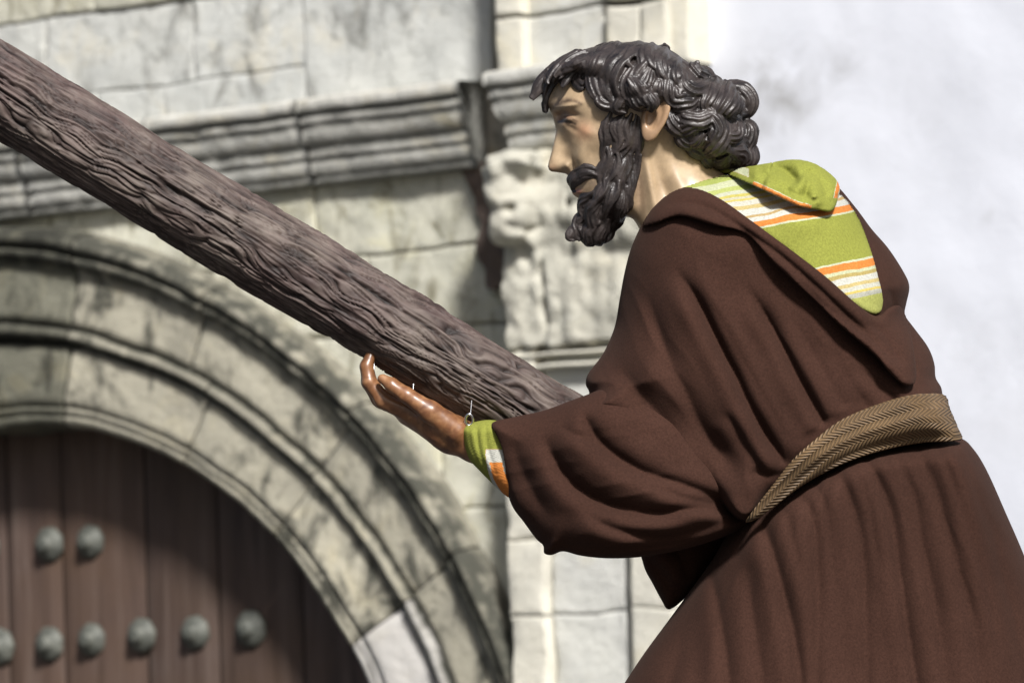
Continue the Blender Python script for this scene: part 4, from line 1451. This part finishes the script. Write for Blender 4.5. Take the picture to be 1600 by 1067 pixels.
cuff, _, _ = shell_mesh('cuff', M_SHAWL, statue, (712, 646, -150), (840, 796, 40), 1.8, cuff_fn, cuff_attr)

# ---------------- body: head, neck, trunk, arm and hand in one surface
HEADP = curve([(918, 92), (882, 114), (862, 142), (855, 158), (858, 170), (862, 180), (867, 196), (868, 208), (865, 224), (861, 240), (857, 254), (856, 262), (860, 268), (868, 269.5), (880, 271), (887, 274), (886, 282), (888, 289), (896, 296), (893, 300), (897, 306), (905, 312), (906, 326), (920, 342), (945, 346), (972, 340), (988, 342),
                (1000, 360), (1020, 400), (1060, 450), (1160, 460), (1220, 400), (1180, 330), (1140, 280), (1115, 250), (1120, 190), (1100, 135), (1056, 98), (1000, 82), (955, 80)], 5, True)
hf = Field(840, 1240, 50, 480, 1.0)
d_hd = poly_dist(hf.U, hf.V, HEADP)
ctl = [(858, 150, 26), (858, 168, 22), (870, 168, 36), (868, 200, 13), (874, 200, 22), (880, 196, 36), (892, 190, 46), (906, 188, 55), (886, 168, 50), (905, 160, 62), (930, 160, 72), (940, 195, 69), (960, 190, 74), (865, 225, 10), (875, 222, 13), (884, 224, 19), (896, 224, 37), (915, 222, 56), (935, 225, 63), (960, 230, 65), (985, 220, 68),
       (860, 248, 10), (872, 246, 12), (884, 245, 16), (862, 262, 10), (874, 260, 15), (885, 258, 20), (892, 259, 19), (897, 256, 27), (904, 250, 40), (920, 250, 51), (940, 255, 57), (960, 260, 58), (895, 275, 22), (910, 275, 38), (930, 280, 47), (955, 285, 53), (980, 285, 56), (900, 295, 22), (915, 300, 36), (940, 310, 46), (970, 320, 48),
       (910, 325, 20), (940, 335, 34), (900, 130, 52), (920, 105, 62), (900, 90, 45), (950, 110, 78), (960, 145, 79), (1000, 100, 84), (1000, 150, 84), (1050, 130, 84), (1090, 160, 76), (1040, 200, 74), (1080, 210, 66), (1000, 190, 74), (1010, 230, 62), (1005, 260, 54), (1000, 300, 50), (1000, 340, 48), (1030, 240, 60), (1040, 280, 57), (1060, 300, 60), (1080, 250, 58), (1120, 300, 66), (1060, 380, 80), (1120, 400, 100), (1150, 340, 80), (1200, 390, 90)]
W_H = tps([c[:2] for c in ctl], [c[2] for c in ctl], hf.U, hf.V, 1.0)
R_H = tps([(858, 260), (880, 250), (900, 300), (860, 170), (900, 120), (1000, 80), (1100, 150), (1000, 340), (940, 200), (1000, 200), (1150, 300), (920, 330), (866, 205)], [11, 18, 26, 34, 50, 80, 70, 42, 60, 80, 60, 40, 13], hf.U, hf.V, 1.0)
R_H = np.clip(R_H, 9, 90)


def gs_(u, v, ru, rv, ang=0.0):
    a = math.radians(ang)
    x, y = hf.U - u, hf.V - v
    x, y = x * math.cos(a) + y * math.sin(a), -x * math.sin(a) + y * math.cos(a)
    return np.exp(-(x / ru) ** 2 - (y / rv) ** 2)


B_H = (8.0 * gs_(884, 166, 20, 5, -12)          # brow ridge
       - 15 * gs_(876, 181, 9, 7.5, 10)            # inner eye socket
       - 6.0 * gs_(893, 179, 12, 4.5, 12)          # upper lid furrow
       + 5.0 * gs_(886, 187, 7.5, 4.5, 10)         # eyeball
       + 2.0 * gs_(889, 184, 10, 1.6, 16) - 2.4 * gs_(887, 191, 9, 1.8, 10) - 2.5 * gs_(893, 200, 13, 4, 30)
       + 4.0 * gs_(918, 206, 15, 9, 25)           # cheekbone
       + 5.0 * gs_(887, 260, 6.5, 7.5) - 5.5 * gs_(897.5, 257, 2.8, 9, -20) - 4 * gs_(880, 269, 5, 2)  # nostril wing
       - 4.0 * gs_(902, 272, 3.5, 14, -35) - 6.0 * gs_(930, 244, 15, 18) + 3 * gs_(905, 240, 8, 14, 20)
       + 3.0 * gs_(905, 300, 10, 3, 5) - 3 * gs_(900, 297, 9, 1.5, 5)
       + 8.0 * gs_(1016, 285, 8, 60, -10) - 6.0 * gs_(998, 300, 7, 36, -4) - 5 * gs_(1040, 300, 9, 40, -20) + 4 * gs_(1062, 290, 10, 40, -25)
       - 3.0 * gs_(985, 262, 10, 26, -15))
S_HD = (W_H * profile(d_hd, R_H) + B_H * sstep(0, 9, d_hd))


def cap(a, b, ra, rb, U, V, W):
    a = np.array(a, float); b = np.array(b, float)
    e = b - a
    L = e @ e
    t = np.clip(((U - a[0]) * e[0] + (V - a[1]) * e[1] + (W - a[2]) * e[2]) / L, 0, 1)
    return np.sqrt((U - a[0] - t * e[0]) ** 2 + (V - a[1] - t * e[1]) ** 2 + (W - a[2] - t * e[2]) ** 2) - (ra + (rb - ra) * t)


CAPS = []   # (a, b, ra, rb, k)
# trunk and upper arm, all under the cloth
CAPS += [((1110, 420, 0), (1250, 660, 0), 95, 100, 30), ((1090, 400, 0), (1110, 430, -110), 60, 46, 30), ((1110, 430, -110), (1010, 755, -95), 44, 34, 20), ((1010, 755, -95), (870, 752, -82), 32, 31, 16), ((870, 752, -82), (742, 694, -22), 31, 27, 16)]
# palm
CAPS += [((742, 694, -22), (706, 678, -8), 27, 29, 12), ((706, 678, -8), (640, 645, 6), 29, 21, 12), ((704, 682, 12), (634, 640, 34), 24, 19, 12), ((690, 676, -22), (640, 642, -12), 22, 17, 10)]
# thumb
CAPS += [((712, 672, -36), (672, 643, -48), 22, 17, 10), ((672, 643, -48), (636, 618, -50), 16, 13, 7), ((636, 618, -50), (612, 601, -46), 12.5, 11.5, 5), ((612, 601, -46), (597, 592, -40), 11, 8, 4)]
# four fingers curling up under and behind the beam
for (w0, w1, kx, ky, k) in ((-14, -16, 598, 624, 1.0), (8, 8, 594, 622, 1.06), (30, 31, 596, 624, 1.0), (50, 53, 604, 630, 0.86)):
    CAPS += [((640, 642, w0), (kx, ky, w1), 16 * k, 14 * k, 6), ((kx, ky, w1), (577, 597, w1), 13 * k, 12 * k, 4), ((577, 597, w1), (573, 572, w1 + 2), 11.5 * k, 10 * k, 4), ((573, 572, w1 + 2), (580, 552, w1 + 6), 10 * k, 8 * k, 3)]
BV = 2.0
blo, bhi = (548, 56, -206), (1400, 880, 130)


def body_fn(gu, gv, gw):
    F = np.full((len(gu), len(gv), len(gw)), 30.0, np.float32)
    # arms, hand and trunk
    for a, b, ra, rb, k in CAPS:
        r = max(ra, rb) + 14
        sl_ = []
        for ax_, g_ in enumerate((gu, gv, gw)):
            l, h = min(a[ax_], b[ax_]) - r, max(a[ax_], b[ax_]) + r
            i0, i1 = np.searchsorted(g_, l), np.searchsorted(g_, h)
            sl_.append(slice(max(i0, 0), min(i1, len(g_))))
        U, V, W = np.meshgrid(gu[sl_[0]], gv[sl_[1]], gw[sl_[2]], indexing='ij')
        F[tuple(sl_)] = smin(F[tuple(sl_)], cap(a, b, ra, rb, U, V, W), k)
    i2 = np.searchsorted(gu, 745)
    m_ = np.abs(F[:i2]) < 6
    ix = np.argwhere(m_)
    F[:i2][m_] += (0.7 * vnoise(gu[ix[:, 0]] / 18, gv[ix[:, 1]] / 18, gw[ix[:, 2]] / 18) + 0.25 * vnoise(gu[ix[:, 0]] / 7, gv[ix[:, 1]] / 9, gw[ix[:, 2]] / 7)).astype(np.float32)
    # head and neck
    iu = slice(np.searchsorted(gu, 842), np.searchsorted(gu, 1236)); iv = slice(0, np.searchsorted(gv, 476))
    U, V = np.meshgrid(gu[iu], gv[iv], indexing='ij')
    S_ = hf.at(S_HD, U, V); dd = hf.at(d_hd, U, V)
    gx, gy = np.gradient(S_, BV)
    nrm = np.sqrt(1 + np.minimum(gx * gx + gy * gy, 9.0))
    f = (np.abs(gw)[None, None] - S_[..., None]) / nrm[..., None]
    f = np.maximum(f, -dd[..., None])
    F[iu, iv] = smin(F[iu, iv], f.astype(np.float32), 4.0)
    return F


def body_paint(v):
    U, V, W = v.T
    n_ = len(v)
    face = np.array([0.41, 0.30, 0.185]); hand_c = np.array([0.21, 0.092, 0.038])
    c = np.tile(face, (n_, 1))

    def blend(col, k):
        k = np.clip(k, 0, 1)[:, None]
        c[:] = c * (1 - k) + np.array(col) * k

    def sp_(u, v_, ru, rv, ang=0):
        a = math.radians(ang); x, y = U - u, V - v_
        x, y = x * math.cos(a) + y * math.sin(a), -x * math.sin(a) + y * math.cos(a)
        return np.exp(-(x / ru) ** 2 - (y / rv) ** 2)
    blend((0.44, 0.23, 0.13), 0.75 * sp_(912, 204, 16, 14, 20))
    blend((0.30, 0.18, 0.11), 0.7 * sp_(883, 186, 15, 12))  # eye socket shade painted into the skin colour
    blend((0.40, 0.22, 0.13), 0.5 * sp_(862, 264, 9, 8))
    sdb_, tbr = line_dist(U, V, curve([(860, 169), (870, 163), (884, 158), (897, 158), (908, 163)], 6))
    blend((0.06, 0.04, 0.03), 0.85 * np.exp(-(sdb_ / (5.2 * (1.1 - 0.6 * tbr))) ** 2) * (0.95 + 0.25 * vnoise(U / 2.5, V / 4.0, 1)))
    sde, tey = line_dist(U, V, curve([(873, 190), (879, 184.5), (887, 182.5), (895, 186), (901, 190)], 6))
    sde2, _ = line_dist(U, V, curve([(872, 191), (879, 190), (888, 190.5), (899, 194)], 6))
    blend((0.035, 0.024, 0.02), 1.0 * sp_(883, 189, 9, 3.6, 6))
    blend((0.03, 0.02, 0.017), 1.1 * np.exp(-(sde2 / 1.8) ** 2))
    blend((0.16, 0.095, 0.065), 0.8 * np.exp(-(sde / 1.4) ** 2))
    blend((0.20, 0.12, 0.08), 0.75 * sp_(880, 179, 13, 7, -8))  # deeper shade under the brow, also painted in
    blend((0.30, 0.10, 0.07), 0.9 * sp_(902, 299, 9, 5, 5))            # lips
    blend((0.30, 0.20, 0.13), 0.65 * sp_(1000, 300, 10, 40, -4))
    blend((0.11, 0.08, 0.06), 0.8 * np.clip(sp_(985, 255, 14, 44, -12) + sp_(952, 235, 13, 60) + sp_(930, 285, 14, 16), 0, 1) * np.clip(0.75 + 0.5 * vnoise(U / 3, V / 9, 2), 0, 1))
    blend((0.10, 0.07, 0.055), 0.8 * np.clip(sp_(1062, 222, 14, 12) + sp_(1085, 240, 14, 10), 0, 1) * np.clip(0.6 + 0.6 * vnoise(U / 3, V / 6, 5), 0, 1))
    k = sstep(860, 780, U)
    blend(hand_c, k)
    blend((0.085, 0.032, 0.018), k * 0.6 * np.clip(0.1 + 0.9 * fbm(U / 16, V / 16, W / 16, 4), 0, 1))
    blend((0.36, 0.19, 0.09), k * 0.5 * np.clip(fbm(U / 9 + 30, V / 9, W / 9, 3), 0, 1))
    blend((0.42, 0.26, 0.16), 0.8 * (np.exp(-((U - 600) / 5.5) ** 2 - ((V - 588) / 4) ** 2 - ((W + 52) / 6) ** 2)))
    blend((0.26, 0.175, 0.10), 0.35 * (1 - k) * np.clip(fbm(U / 22, V / 22, W / 22, 4), 0, 1))
    return {'paint': c}


body, bv_, bq_ = shell_mesh('body', M_SKIN, statue, blo, bhi, BV, body_fn, body_paint, smooth=1)

# ear: shell with rim and lobe (both sides)
def ear_mesh(sgn):
    gu = np.arange(992, 1052, 1.3); gv = np.arange(138, 226, 1.3); gw = np.arange(-34, 26, 1.3)
    U, V, W = np.meshgrid(gu, gv, gw, indexing='ij')
    # tilted oval, thick rim, hollow shell
    x = (U - 1023) * 0.94 + (V - 182) * 0.30; y = -(U - 1023) * 0.30 + (V - 182) * 0.94
    hw = 17 - 0.10 * y
    r = np.sqrt((x / hw) ** 2 + (y / 35) ** 2)
    wl_ = W + 8 + 0.42 * (U - 1010)          # stands off towards the back
    plate = np.maximum((r - 1) * 16, np.abs(wl_) - 5.5)
    rim = np.sqrt(((r - 0.9) * 16) ** 2 + (wl_ + 5) ** 2) - 4.2
    lobe = np.sqrt(((U - 1016) / 12) ** 2 + ((V - 207) / 12) ** 2 + ((wl_ + 1) / 8) ** 2) * 9 - 9
    f = smin(smin(plate, rim, 3), lobe, 5)
    hol = (np.sqrt(((U - 1018) / 9) ** 2 + ((V - 186) / 15) ** 2 + ((wl_ + 9) / 9) ** 2) - 1) * 8
    f = -smin(-f, hol, 3)
    root = np.sqrt(((U - 1008) / 9) ** 2 + ((V - 190) / 24) ** 2 + ((W - 6) / 16) ** 2) * 9 - 9
    f = smin(f, root, 4)
    f[0] = f[-1] = 5; f[:, 0] = f[:, -1] = 5; f[:, :, 0] = f[:, :, -1] = 5
    v, q = surface_nets(f.astype(np.float32), (992, 138, -34), 1.3)
    v = relax(v, q, 2, 0.5)
    v[:, 2] = sgn * (v[:, 2] - 72)
    if sgn < 0:
        q = q[:, ::-1]
    c = np.tile(np.array([0.34, 0.215, 0.125]), (len(v), 1))
    return mesh_obj('ear', to_world(v), q, M_SKIN, body, True, {'paint': c})


ear_mesh(1); ear_mesh(-1)

# ---------------- hair and beard: carved locks over a mass
def z1(p):
    p = np.asarray(p, float)
    return np.c_[800 + p[:, 0] / 2.965, 40 + p[:, 1] / 2.965]


HAIRP = curve([(866, 122), (872, 104), (892, 88), (915, 77), (952, 69), (1002, 66), (1036, 74), (1068, 94), (1092, 115), (1120, 136), (1150, 146), (1164, 165), (1156, 190), (1162, 208), (1156, 228), (1160, 248), (1140, 258), (1114, 250), (1098, 238), (1080, 230), (1058, 212), (1046, 186), (1030, 168), (1008, 166), (985, 172), (962, 174), (940, 160), (930, 134), (912, 122), (890, 116)], 5, True)
qf = Field(810, 1200, 40, 420, 1.5)
d_q = poly_dist(qf.U, qf.V, HAIRP)
T_Q = 84 + 14 * np.exp(-((qf.U - 1030) / 60) ** 2 - ((qf.V - 130) / 60) ** 2) - 18 * sstep(1090, 1170, qf.U)
HU, HV = np.clip(qf.U, 842, 1236), np.clip(qf.V, 52, 476)
T_Q = np.maximum(T_Q, hf.at(W_H, HU, HV) + 8)
S_Q = T_Q * profile(d_q, 34.0)
S_SK = np.maximum(S_Q, np.where(hf.at(d_hd, HU, HV) > 0, hf.at(S_HD, HU, HV) + 5, 0))
BEARDP = curve([(944, 168), (960, 172), (992, 172), (1000, 195), (997, 225), (990, 258), (984, 290), (984, 330), (966, 344), (946, 368), (932, 380), (912, 372), (906, 350), (910, 326), (914, 312), (926, 300), (936, 282), (942, 262), (944, 230), (942, 200)], 5, True)
d_bd = poly_dist(qf.U, qf.V, BEARDP)
W_Q = hf.at(W_H, np.clip(qf.U, 842, 1236), np.clip(qf.V, 52, 476))
T_BD = np.clip(W_Q + 1.5 + 4 * sstep(240, 300, qf.V), 20, 90) * (1 - 0.25 * sstep(330, 380, qf.V))
S_BD = T_BD * profile(d_bd, 16 + 14 * sstep(300, 350, qf.V))
S_FACE = hf.at(S_HD, np.clip(qf.U, 842, 1236), np.clip(qf.V, 52, 476)) * (hf.at(d_hd, np.clip(qf.U, 842, 1236), np.clip(qf.V, 52, 476)) > 0)


def lock(pts, r, S, sgn=-1, lobes=5, lift=0.0, tip=0.25, twist=1.0, flat=0.8, root=0.6, seg=None):
    """a grooved tapering lock that lies on the surface w = sgn * S(u, v)"""
    c = curve(pts, 9)
    n_ = len(c)
    t = np.linspace(0, 1, n_)
    w = sgn * (qf.at(S, c[:, 0], c[:, 1]) + lift + 0.25 * r * np.sin(t * math.pi))
    for _ in range(6):
        w[1:-1] = 0.25 * w[:-2] + 0.5 * w[1:-1] + 0.25 * w[2:]
    p_ = np.c_[c, w]
    rad = r * (root + (1 - root) * sstep(0, 0.35, t)) * (1 - (1 - tip) * sstep(0.55, 1.0, t))
    rad[0] = 1e-3; rad[-1] = 1e-3
    tg = np.gradient(p_, axis=0); tg /= np.linalg.norm(tg, axis=1)[:, None]
    e_ = 2.0
    gxu = (qf.at(S, c[:, 0] + e_, c[:, 1]) - qf.at(S, c[:, 0] - e_, c[:, 1])) / (2 * e_)
    gxv = (qf.at(S, c[:, 0], c[:, 1] + e_) - qf.at(S, c[:, 0], c[:, 1] - e_)) / (2 * e_)
    nr_ = np.c_[-np.clip(gxu, -2, 2), -np.clip(gxv, -2, 2), np.full(n_, sgn)]
    nr_ /= np.linalg.norm(nr_, axis=1)[:, None]
    a = np.cross(tg, nr_); a /= np.maximum(np.linalg.norm(a, axis=1), 1e-6)[:, None]
    b = np.cross(a, tg)
    m = 48
    th = np.linspace(0, 2 * math.pi, m, endpoint=False)
    ph_ = random.uniform(0, 6.28)
    TT, A_ = np.meshgrid(t, th, indexing='ij')
    lob = 1 + 0.12 * np.cos(lobes * (A_ + twist * TT * 0.8 + ph_)) + 0.06 * np.cos((2 * lobes + 3) * (A_ + twist * TT * 0.8) + ph_) + 0.10 * np.cos(2 * A_ + ph_ + 3 * TT)
    rr = rad[:, None] * lob
    V = p_[:, None] + (rr * np.cos(A_))[..., None] * a[:, None] + (rr * flat * np.sin(A_))[..., None] * b[:, None]
    return V.reshape(-1, 3), grid_faces(n_, m, wrap_v=True)


def carve(name, mass, locks_v, locks_f, parent, vox):
    """mass and locks fused into one closed carved surface"""
    V = np.concatenate([mass[0], locks_v]); F = np.concatenate([mass[1], locks_f + len(mass[0])])
    o = mesh_obj(name, to_world(V), F, M_HAIR, parent, True)
    md = o.modifiers.new('fuse', 'REMESH')
    md.mode = 'VOXEL'
    md.voxel_size = vox
    md.use_smooth_shade = True
    dg = bpy.context.evaluated_depsgraph_get()
    me = bpy.data.meshes.new_from_object(o.evaluated_get(dg))
    o.modifiers.clear()
    o.data = me
    if not me.materials:
        me.materials.append(M_HAIR)
    n_ = len(me.vertices)
    co = np.zeros(n_ * 3, np.float32); me.vertices.foreach_get('co', co)
    fv = np.zeros(len(me.loops), np.int32); me.loops.foreach_get('vertex_index', fv)
    lt = np.zeros(len(me.polygons), np.int32); me.polygons.foreach_get('loop_total', lt)
    if (lt == 4).all():
        co = relax(co.reshape(-1, 3), fv.reshape(-1, 4), 1, 0.4).astype(np.float32).ravel()
        me.vertices.foreach_set('co', co)
    me.polygons.foreach_set('use_smooth', np.ones(len(me.polygons), bool))
    me.update()
    return o


def join(parts):
    V, F, k = [], [], 0
    for v, f in parts:
        V.append(v); F.append(f + k); k += len(v)
    return np.concatenate(V), np.concatenate(F)


HAIR_LOCKS = [  # points measured on the carved hair, radius
    ([(350, 135), (240, 180), (150, 255), (110, 310), (84, 342)], 30), ([(385, 140), (270, 190), (190, 270), (160, 350), (152, 408)], 30), ([(400, 145), (310, 185), (255, 235), (230, 285)], 28), ([(300, 130), (210, 190), (160, 250), (140, 290)], 24),
    ([(425, 130), (345, 180), (300, 235), (320, 285), (340, 270)], 30), ([(430, 110), (380, 160), (345, 220), (355, 265)], 26),
    ([(470, 85), (400, 160), (375, 240), (390, 320), (420, 355)], 40), ([(530, 90), (445, 170), (420, 260), (430, 340), (480, 390)], 44), ([(590, 110), (500, 180), (470, 260), (500, 340), (560, 370)], 48), ([(620, 150), (560, 220), (540, 290), (590, 350), (640, 345), (650, 300)], 48),
    ([(650, 170), (620, 240), (600, 290), (640, 340), (645, 395)], 42), ([(560, 300), (510, 340), (490, 385), (540, 400)], 34), ([(420, 300), (410, 345), (450, 370), (490, 360)], 30),
    ([(600, 75), (540, 110), (520, 170), (560, 210)], 40), ([(660, 85), (620, 130), (640, 190), (690, 230)], 42), ([(720, 105), (680, 160), (700, 230), (740, 260)], 42), ([(500, 80), (430, 110), (390, 150)], 34), ([(780, 150), (740, 200), (750, 260), (790, 280)], 42),
    ([(690, 230), (680, 290), (710, 340), (730, 370)], 40), ([(740, 230), (725, 290), (760, 345), (830, 360), (870, 330)], 44), ([(800, 220), (800, 270), (850, 300), (905, 275), (890, 250)], 40), ([(840, 170), (850, 220), (900, 240), (950, 280)], 42), ([(900, 220), (940, 270), (930, 330), (900, 370), (930, 400)], 44),
    ([(960, 270), (1000, 300), (1000, 360), (960, 400), (990, 420)], 46), ([(1000, 290), (1060, 300), (1095, 345), (1085, 400), (1050, 410)], 42), ([(1040, 310), (1040, 360), (1010, 400), (1060, 440)], 36),
    ([(730, 370), (745, 430), (790, 470), (850, 450), (870, 410)], 44), ([(790, 350), (800, 410), (860, 440), (920, 410), (910, 380)], 44), ([(880, 390), (930, 420), (955, 480), (930, 530), (890, 520)], 46), ([(760, 460), (800, 520), (860, 530), (890, 490)], 42), ([(820, 500), (850, 560), (910, 580), (950, 540)], 42),
    ([(950, 420), (980, 470), (960, 540), (920, 580), (930, 620)], 44), ([(1000, 430), (1040, 460), (1030, 510), (980, 520), (960, 490)], 40), ([(1060, 440), (1095, 480), (1080, 540), (1030, 560), (1010, 530)], 42), ([(880, 560), (910, 610), (970, 630), (1020, 600)], 42), ([(980, 560), (1040, 580), (1060, 620), (1020, 645)], 42),
    ([(1050, 560), (1090, 590), (1095, 630), (1050, 650)], 38), ([(720, 380), (720, 430), (745, 470)], 30), ([(690, 330), (700, 380), (720, 430), (735, 500)], 26), ([(900, 600), (960, 645), (1030, 650), (1080, 645)], 36), ([(660, 250), (650, 300), (680, 340)], 34), ([(930, 300), (960, 340), (950, 380)], 34),
    ([(540, 230), (580, 290), (640, 330), (690, 350)], 40, 14.0), ([(610, 270), (625, 330), (650, 365), (640, 405)], 32, 18.0), ([(560, 290), (580, 350), (610, 385)], 34, 12.0)]
parts = []
for sgn in (-1, 1):
    for hl in HAIR_LOCKS:
        pts, r = hl[:2]
        lf0 = hl[2] if len(hl) > 2 else 0.0
        pts = z1(pts)
        if sgn > 0:
            pts = pts + RNG.normal(0, 3, 2)
        r = r / 2.965
        crown = float(sstep(1075, 1030, pts[:, 0].mean()) * sstep(150, 110, pts[:, 1].mean()))
        parts.append(lock(pts, r * 1.12, S_SK, sgn, 9 + random.randint(0, 3), lift=lf0 + r * (random.uniform(-0.2, 0.25) - 0.25 * crown), tip=0.35, twist=random.uniform(-0.6, 0.6), flat=0.82 - 0.3 * crown, root=0.35))
        # finer strands lying on each lock
        off = RNG.normal(0, 1.0, 2)
        d_ = np.gradient(pts, axis=0); nn = np.c_[-d_[:, 1], d_[:, 0]]; nn /= np.linalg.norm(nn, axis=1)[:, None]
        for kk in (random.uniform(-0.6, 0.6),):
            parts.append(lock(pts + nn * r * kk + off, r * 0.42, S_SK, sgn, 3, lift=lf0 + r * 0.55, tip=0.35, twist=random.uniform(-2, 2)))
# fringe across the forehead
FR = [([(330, 120), (240, 165), (160, 235), (112, 300), (86, 345)], 28), ([(350, 130), (260, 180), (190, 260), (160, 340), (150, 400)], 28), ([(360, 130), (270, 170), (215, 230), (180, 300), (185, 350)], 26), ([(310, 115), (215, 175), (150, 250), (125, 335)], 26)]
for k in range(22):
    w0 = -66 + 132 * (k + 0.5) / 22 + random.uniform(-3, 3)
    pts, r = FR[k % 4]
    pts = z1(pts) + np.array([[random.uniform(-2, 2) + 26 * (abs(w0) / 62) ** 2, random.uniform(-3, 3)]]) * np.linspace(0.3, 1, len(pts))[:, None]
    if abs(w0) > 26 or k % 3:
        pts = np.concatenate([pts[:3], [0.7 * pts[2] + 0.3 * pts[3]]])
    r = r / 2.965 * 0.72
    c = curve(np.c_[pts, w0 * np.linspace(0.75, 1.0, len(pts)) + random.uniform(-6, 6) * np.linspace(0, 1, len(pts)) ** 2], 8)
    tt_ = np.linspace(0, 1, len(c))
    for kk in range(3):
        oo = RNG.normal(0, r * 0.45, 3)
        parts.append(tube(c + oo * np.sin(tt_ * 2.6 + 0.3)[:, None], r * (0.75 if kk == 0 else 0.5) * np.maximum(0.12, 1 - sstep(0.5, 1.0, tt_) * 0.8) * np.where((tt_ < 1e-6) | (tt_ > 1 - 1e-6), 1e-3, 1.0), 12))
# strands along the crown between the two sides
for k in range(40):
    a = random.uniform(0, 1)
    u = 930 + 150 * a
    w0 = random.uniform(-60, 60)
    arcp = []
    for j in range(5):
        uu = u + j * 14 * (1 if u > 1010 else -1)
        dd_ = qf.at(d_q, np.full(300, uu), np.linspace(45, 200, 300))
        ins = np.argmax(dd_ > 0)
        v_ = 45 + ins * 155 / 299
        arcp.append((uu, v_ + 6 + (abs(w0) / 60) ** 2 * 14, w0 + 6 * math.sin(j * 1.6 + a * 20)))
    c = curve(arcp, 6)
    Vt, Ft = tube(c, 7.0 * np.sin(np.linspace(0.0, math.pi, len(c))) + 1e-3, 14)
    parts.append((Vt, Ft))


def hair_fn(gu, gv, gw):
    U, V = np.meshgrid(gu, gv, indexing='ij')
    d = qf.at(d_q, U, V)
    return inflate(d, qf.at(T_Q, U, V) - 2, 34.0, 0.0, gw, 3 * fbm(U / 14, V / 14, 0.0, 2), 10)


tmp_o, hv, hq = shell_mesh('hair_mass', M_HAIR, statue, (836, 48, -116), (1190, 280, 116), 2.2, hair_fn)
bpy.data.objects.remove(tmp_o)
lv, lf = join(parts)
hair = carve('hair', (hv, hq), lv, lf, statue, 0.00115)

BEARD_LOCKS = [
    ([(470, 390), (440, 460), (440, 530), (425, 600)], 22), ([(510, 400), (480, 470), (490, 540), (450, 600)], 26), ([(560, 400), (530, 470), (540, 540), (490, 590)], 28), ([(590, 410), (575, 480), (560, 560), (520, 620)], 22), ([(450, 560), (460, 620), (430, 680), (410, 740)], 26), ([(490, 580), (500, 640), (470, 700), (430, 750)], 28),
    ([(530, 590), (530, 650), (500, 710), (510, 780)], 26), ([(440, 700), (420, 760), (390, 800), (360, 860)], 30), ([(480, 710), (470, 780), (440, 830), (420, 900)], 32), ([(510, 740), (520, 820), (490, 890), (460, 950)], 30), ([(390, 770), (340, 810), (325, 870), (350, 900)], 34), ([(420, 800), (380, 850), (370, 920), (400, 960)], 36),
    ([(360, 860), (320, 900), (310, 960), (330, 995)], 34), ([(330, 920), (295, 940), (265, 965), (275, 985), (300, 985)], 24), ([(400, 900), (360, 950), (350, 1000), (390, 1020)], 34), ([(450, 890), (430, 950), (400, 1000), (420, 1020)], 32), ([(490, 880), (470, 930), (440, 980), (430, 1010)], 24), ([(520, 860), (500, 910), (460, 960)], 22),
    ([(405, 690), (350, 670), (300, 680), (268, 715), (272, 740)], 24), ([(410, 710), (360, 695), (310, 710), (285, 745), (295, 775)], 24), ([(400, 670), (350, 655), (300, 665)], 18), ([(405, 730), (400, 765), (370, 780)], 20), ([(440, 480), (425, 560), (420, 640), (405, 700)], 16), ([(560, 560), (545, 640), (540, 720), (530, 800)], 18),
    ([(605, 430), (600, 500), (585, 570), (560, 640)], 20), ([(590, 590), (575, 670), (555, 750), (540, 830)], 22), ([(560, 700), (550, 780), (530, 850), (490, 900)], 24), ([(430, 600), (415, 660), (405, 720), (420, 770)], 20), ([(470, 640), (440, 700), (440, 770), (410, 830)], 26), ([(425, 440), (415, 500), (425, 560), (415, 620)], 13)]
bp_ = []
S_ALL = np.maximum(np.maximum(S_BD, 0.0), np.where(S_FACE > 2, S_FACE, 0))
for sgn in (-1, 1):
    for pts, r in BEARD_LOCKS:
        r = r / 2.965
        pts = z1(pts)
        wav = np.array([(2.0 * (-1) ** i, 0) for i in range(len(pts))])
        bp_.append(lock(pts + wav, r * 0.95, S_ALL, sgn, 8 + random.randint(0, 3), lift=-r * 0.2, tip=0.3, twist=random.uniform(-0.8, 0.8), flat=0.5 + 0.3 * float(sstep(280, 330, pts[:, 1].mean())), root=0.3))
        d_ = np.gradient(pts, axis=0); nn = np.c_[-d_[:, 1], d_[:, 0]]; nn /= np.linalg.norm(nn, axis=1)[:, None]
        for kk in (random.uniform(-0.7, 0.7),):
            bp_.append(lock(pts + nn * r * kk, r * 0.45, S_ALL, sgn, 5, lift=r * 0.25, tip=0.35, twist=random.uniform(-2, 2)))


def beard_fn(gu, gv, gw):
    U, V = np.meshgrid(gu, gv, indexing='ij')
    d = qf.at(d_bd, U, V)
    R_ = (16 + 14 * sstep(300, 350, V))
    return inflate(d, qf.at(T_BD, U, V), R_, 0.0, gw, 2 * fbm(U / 8, V / 14, 0.0, 2), 10)


tmp_o, hv, hq = shell_mesh('beard_mass', M_HAIR, statue, (890, 156, -100), (1012, 392, 100), 2.2, beard_fn)
bpy.data.objects.remove(tmp_o)
lv, lf = join(bp_)
beard = carve('beard', (hv, hq), lv, lf, statue, 0.00110)

# base under the hem
M_BASE = simple_mat('dark varnished wood', (0.05, 0.03, 0.02), (0.10, 0.06, 0.035), 0.45, 6.0)
bz = [(0.62, 0.0), (0.62, -0.03), (0.60, -0.04), (0.585, -0.06), (0.585, -0.16), (0.60, -0.18), (0.64, -0.20), (0.64, -0.24), (0.66, -0.25), (0.66, float(-SO[2]))]
V, F = [], []
for r, z in bz:
    for sx_, sy_ in ((-1, -1), (1, -1), (1, 1), (-1, 1)):
        V.append((sx_ * r, sy_ * r * 0.75, z))
F = [tuple(map(int, f)) for f in grid_faces(len(bz), 4, wrap_v=True)] + [(3, 2, 1, 0)]
mesh_obj('base', V, F, M_BASE, statue, False)
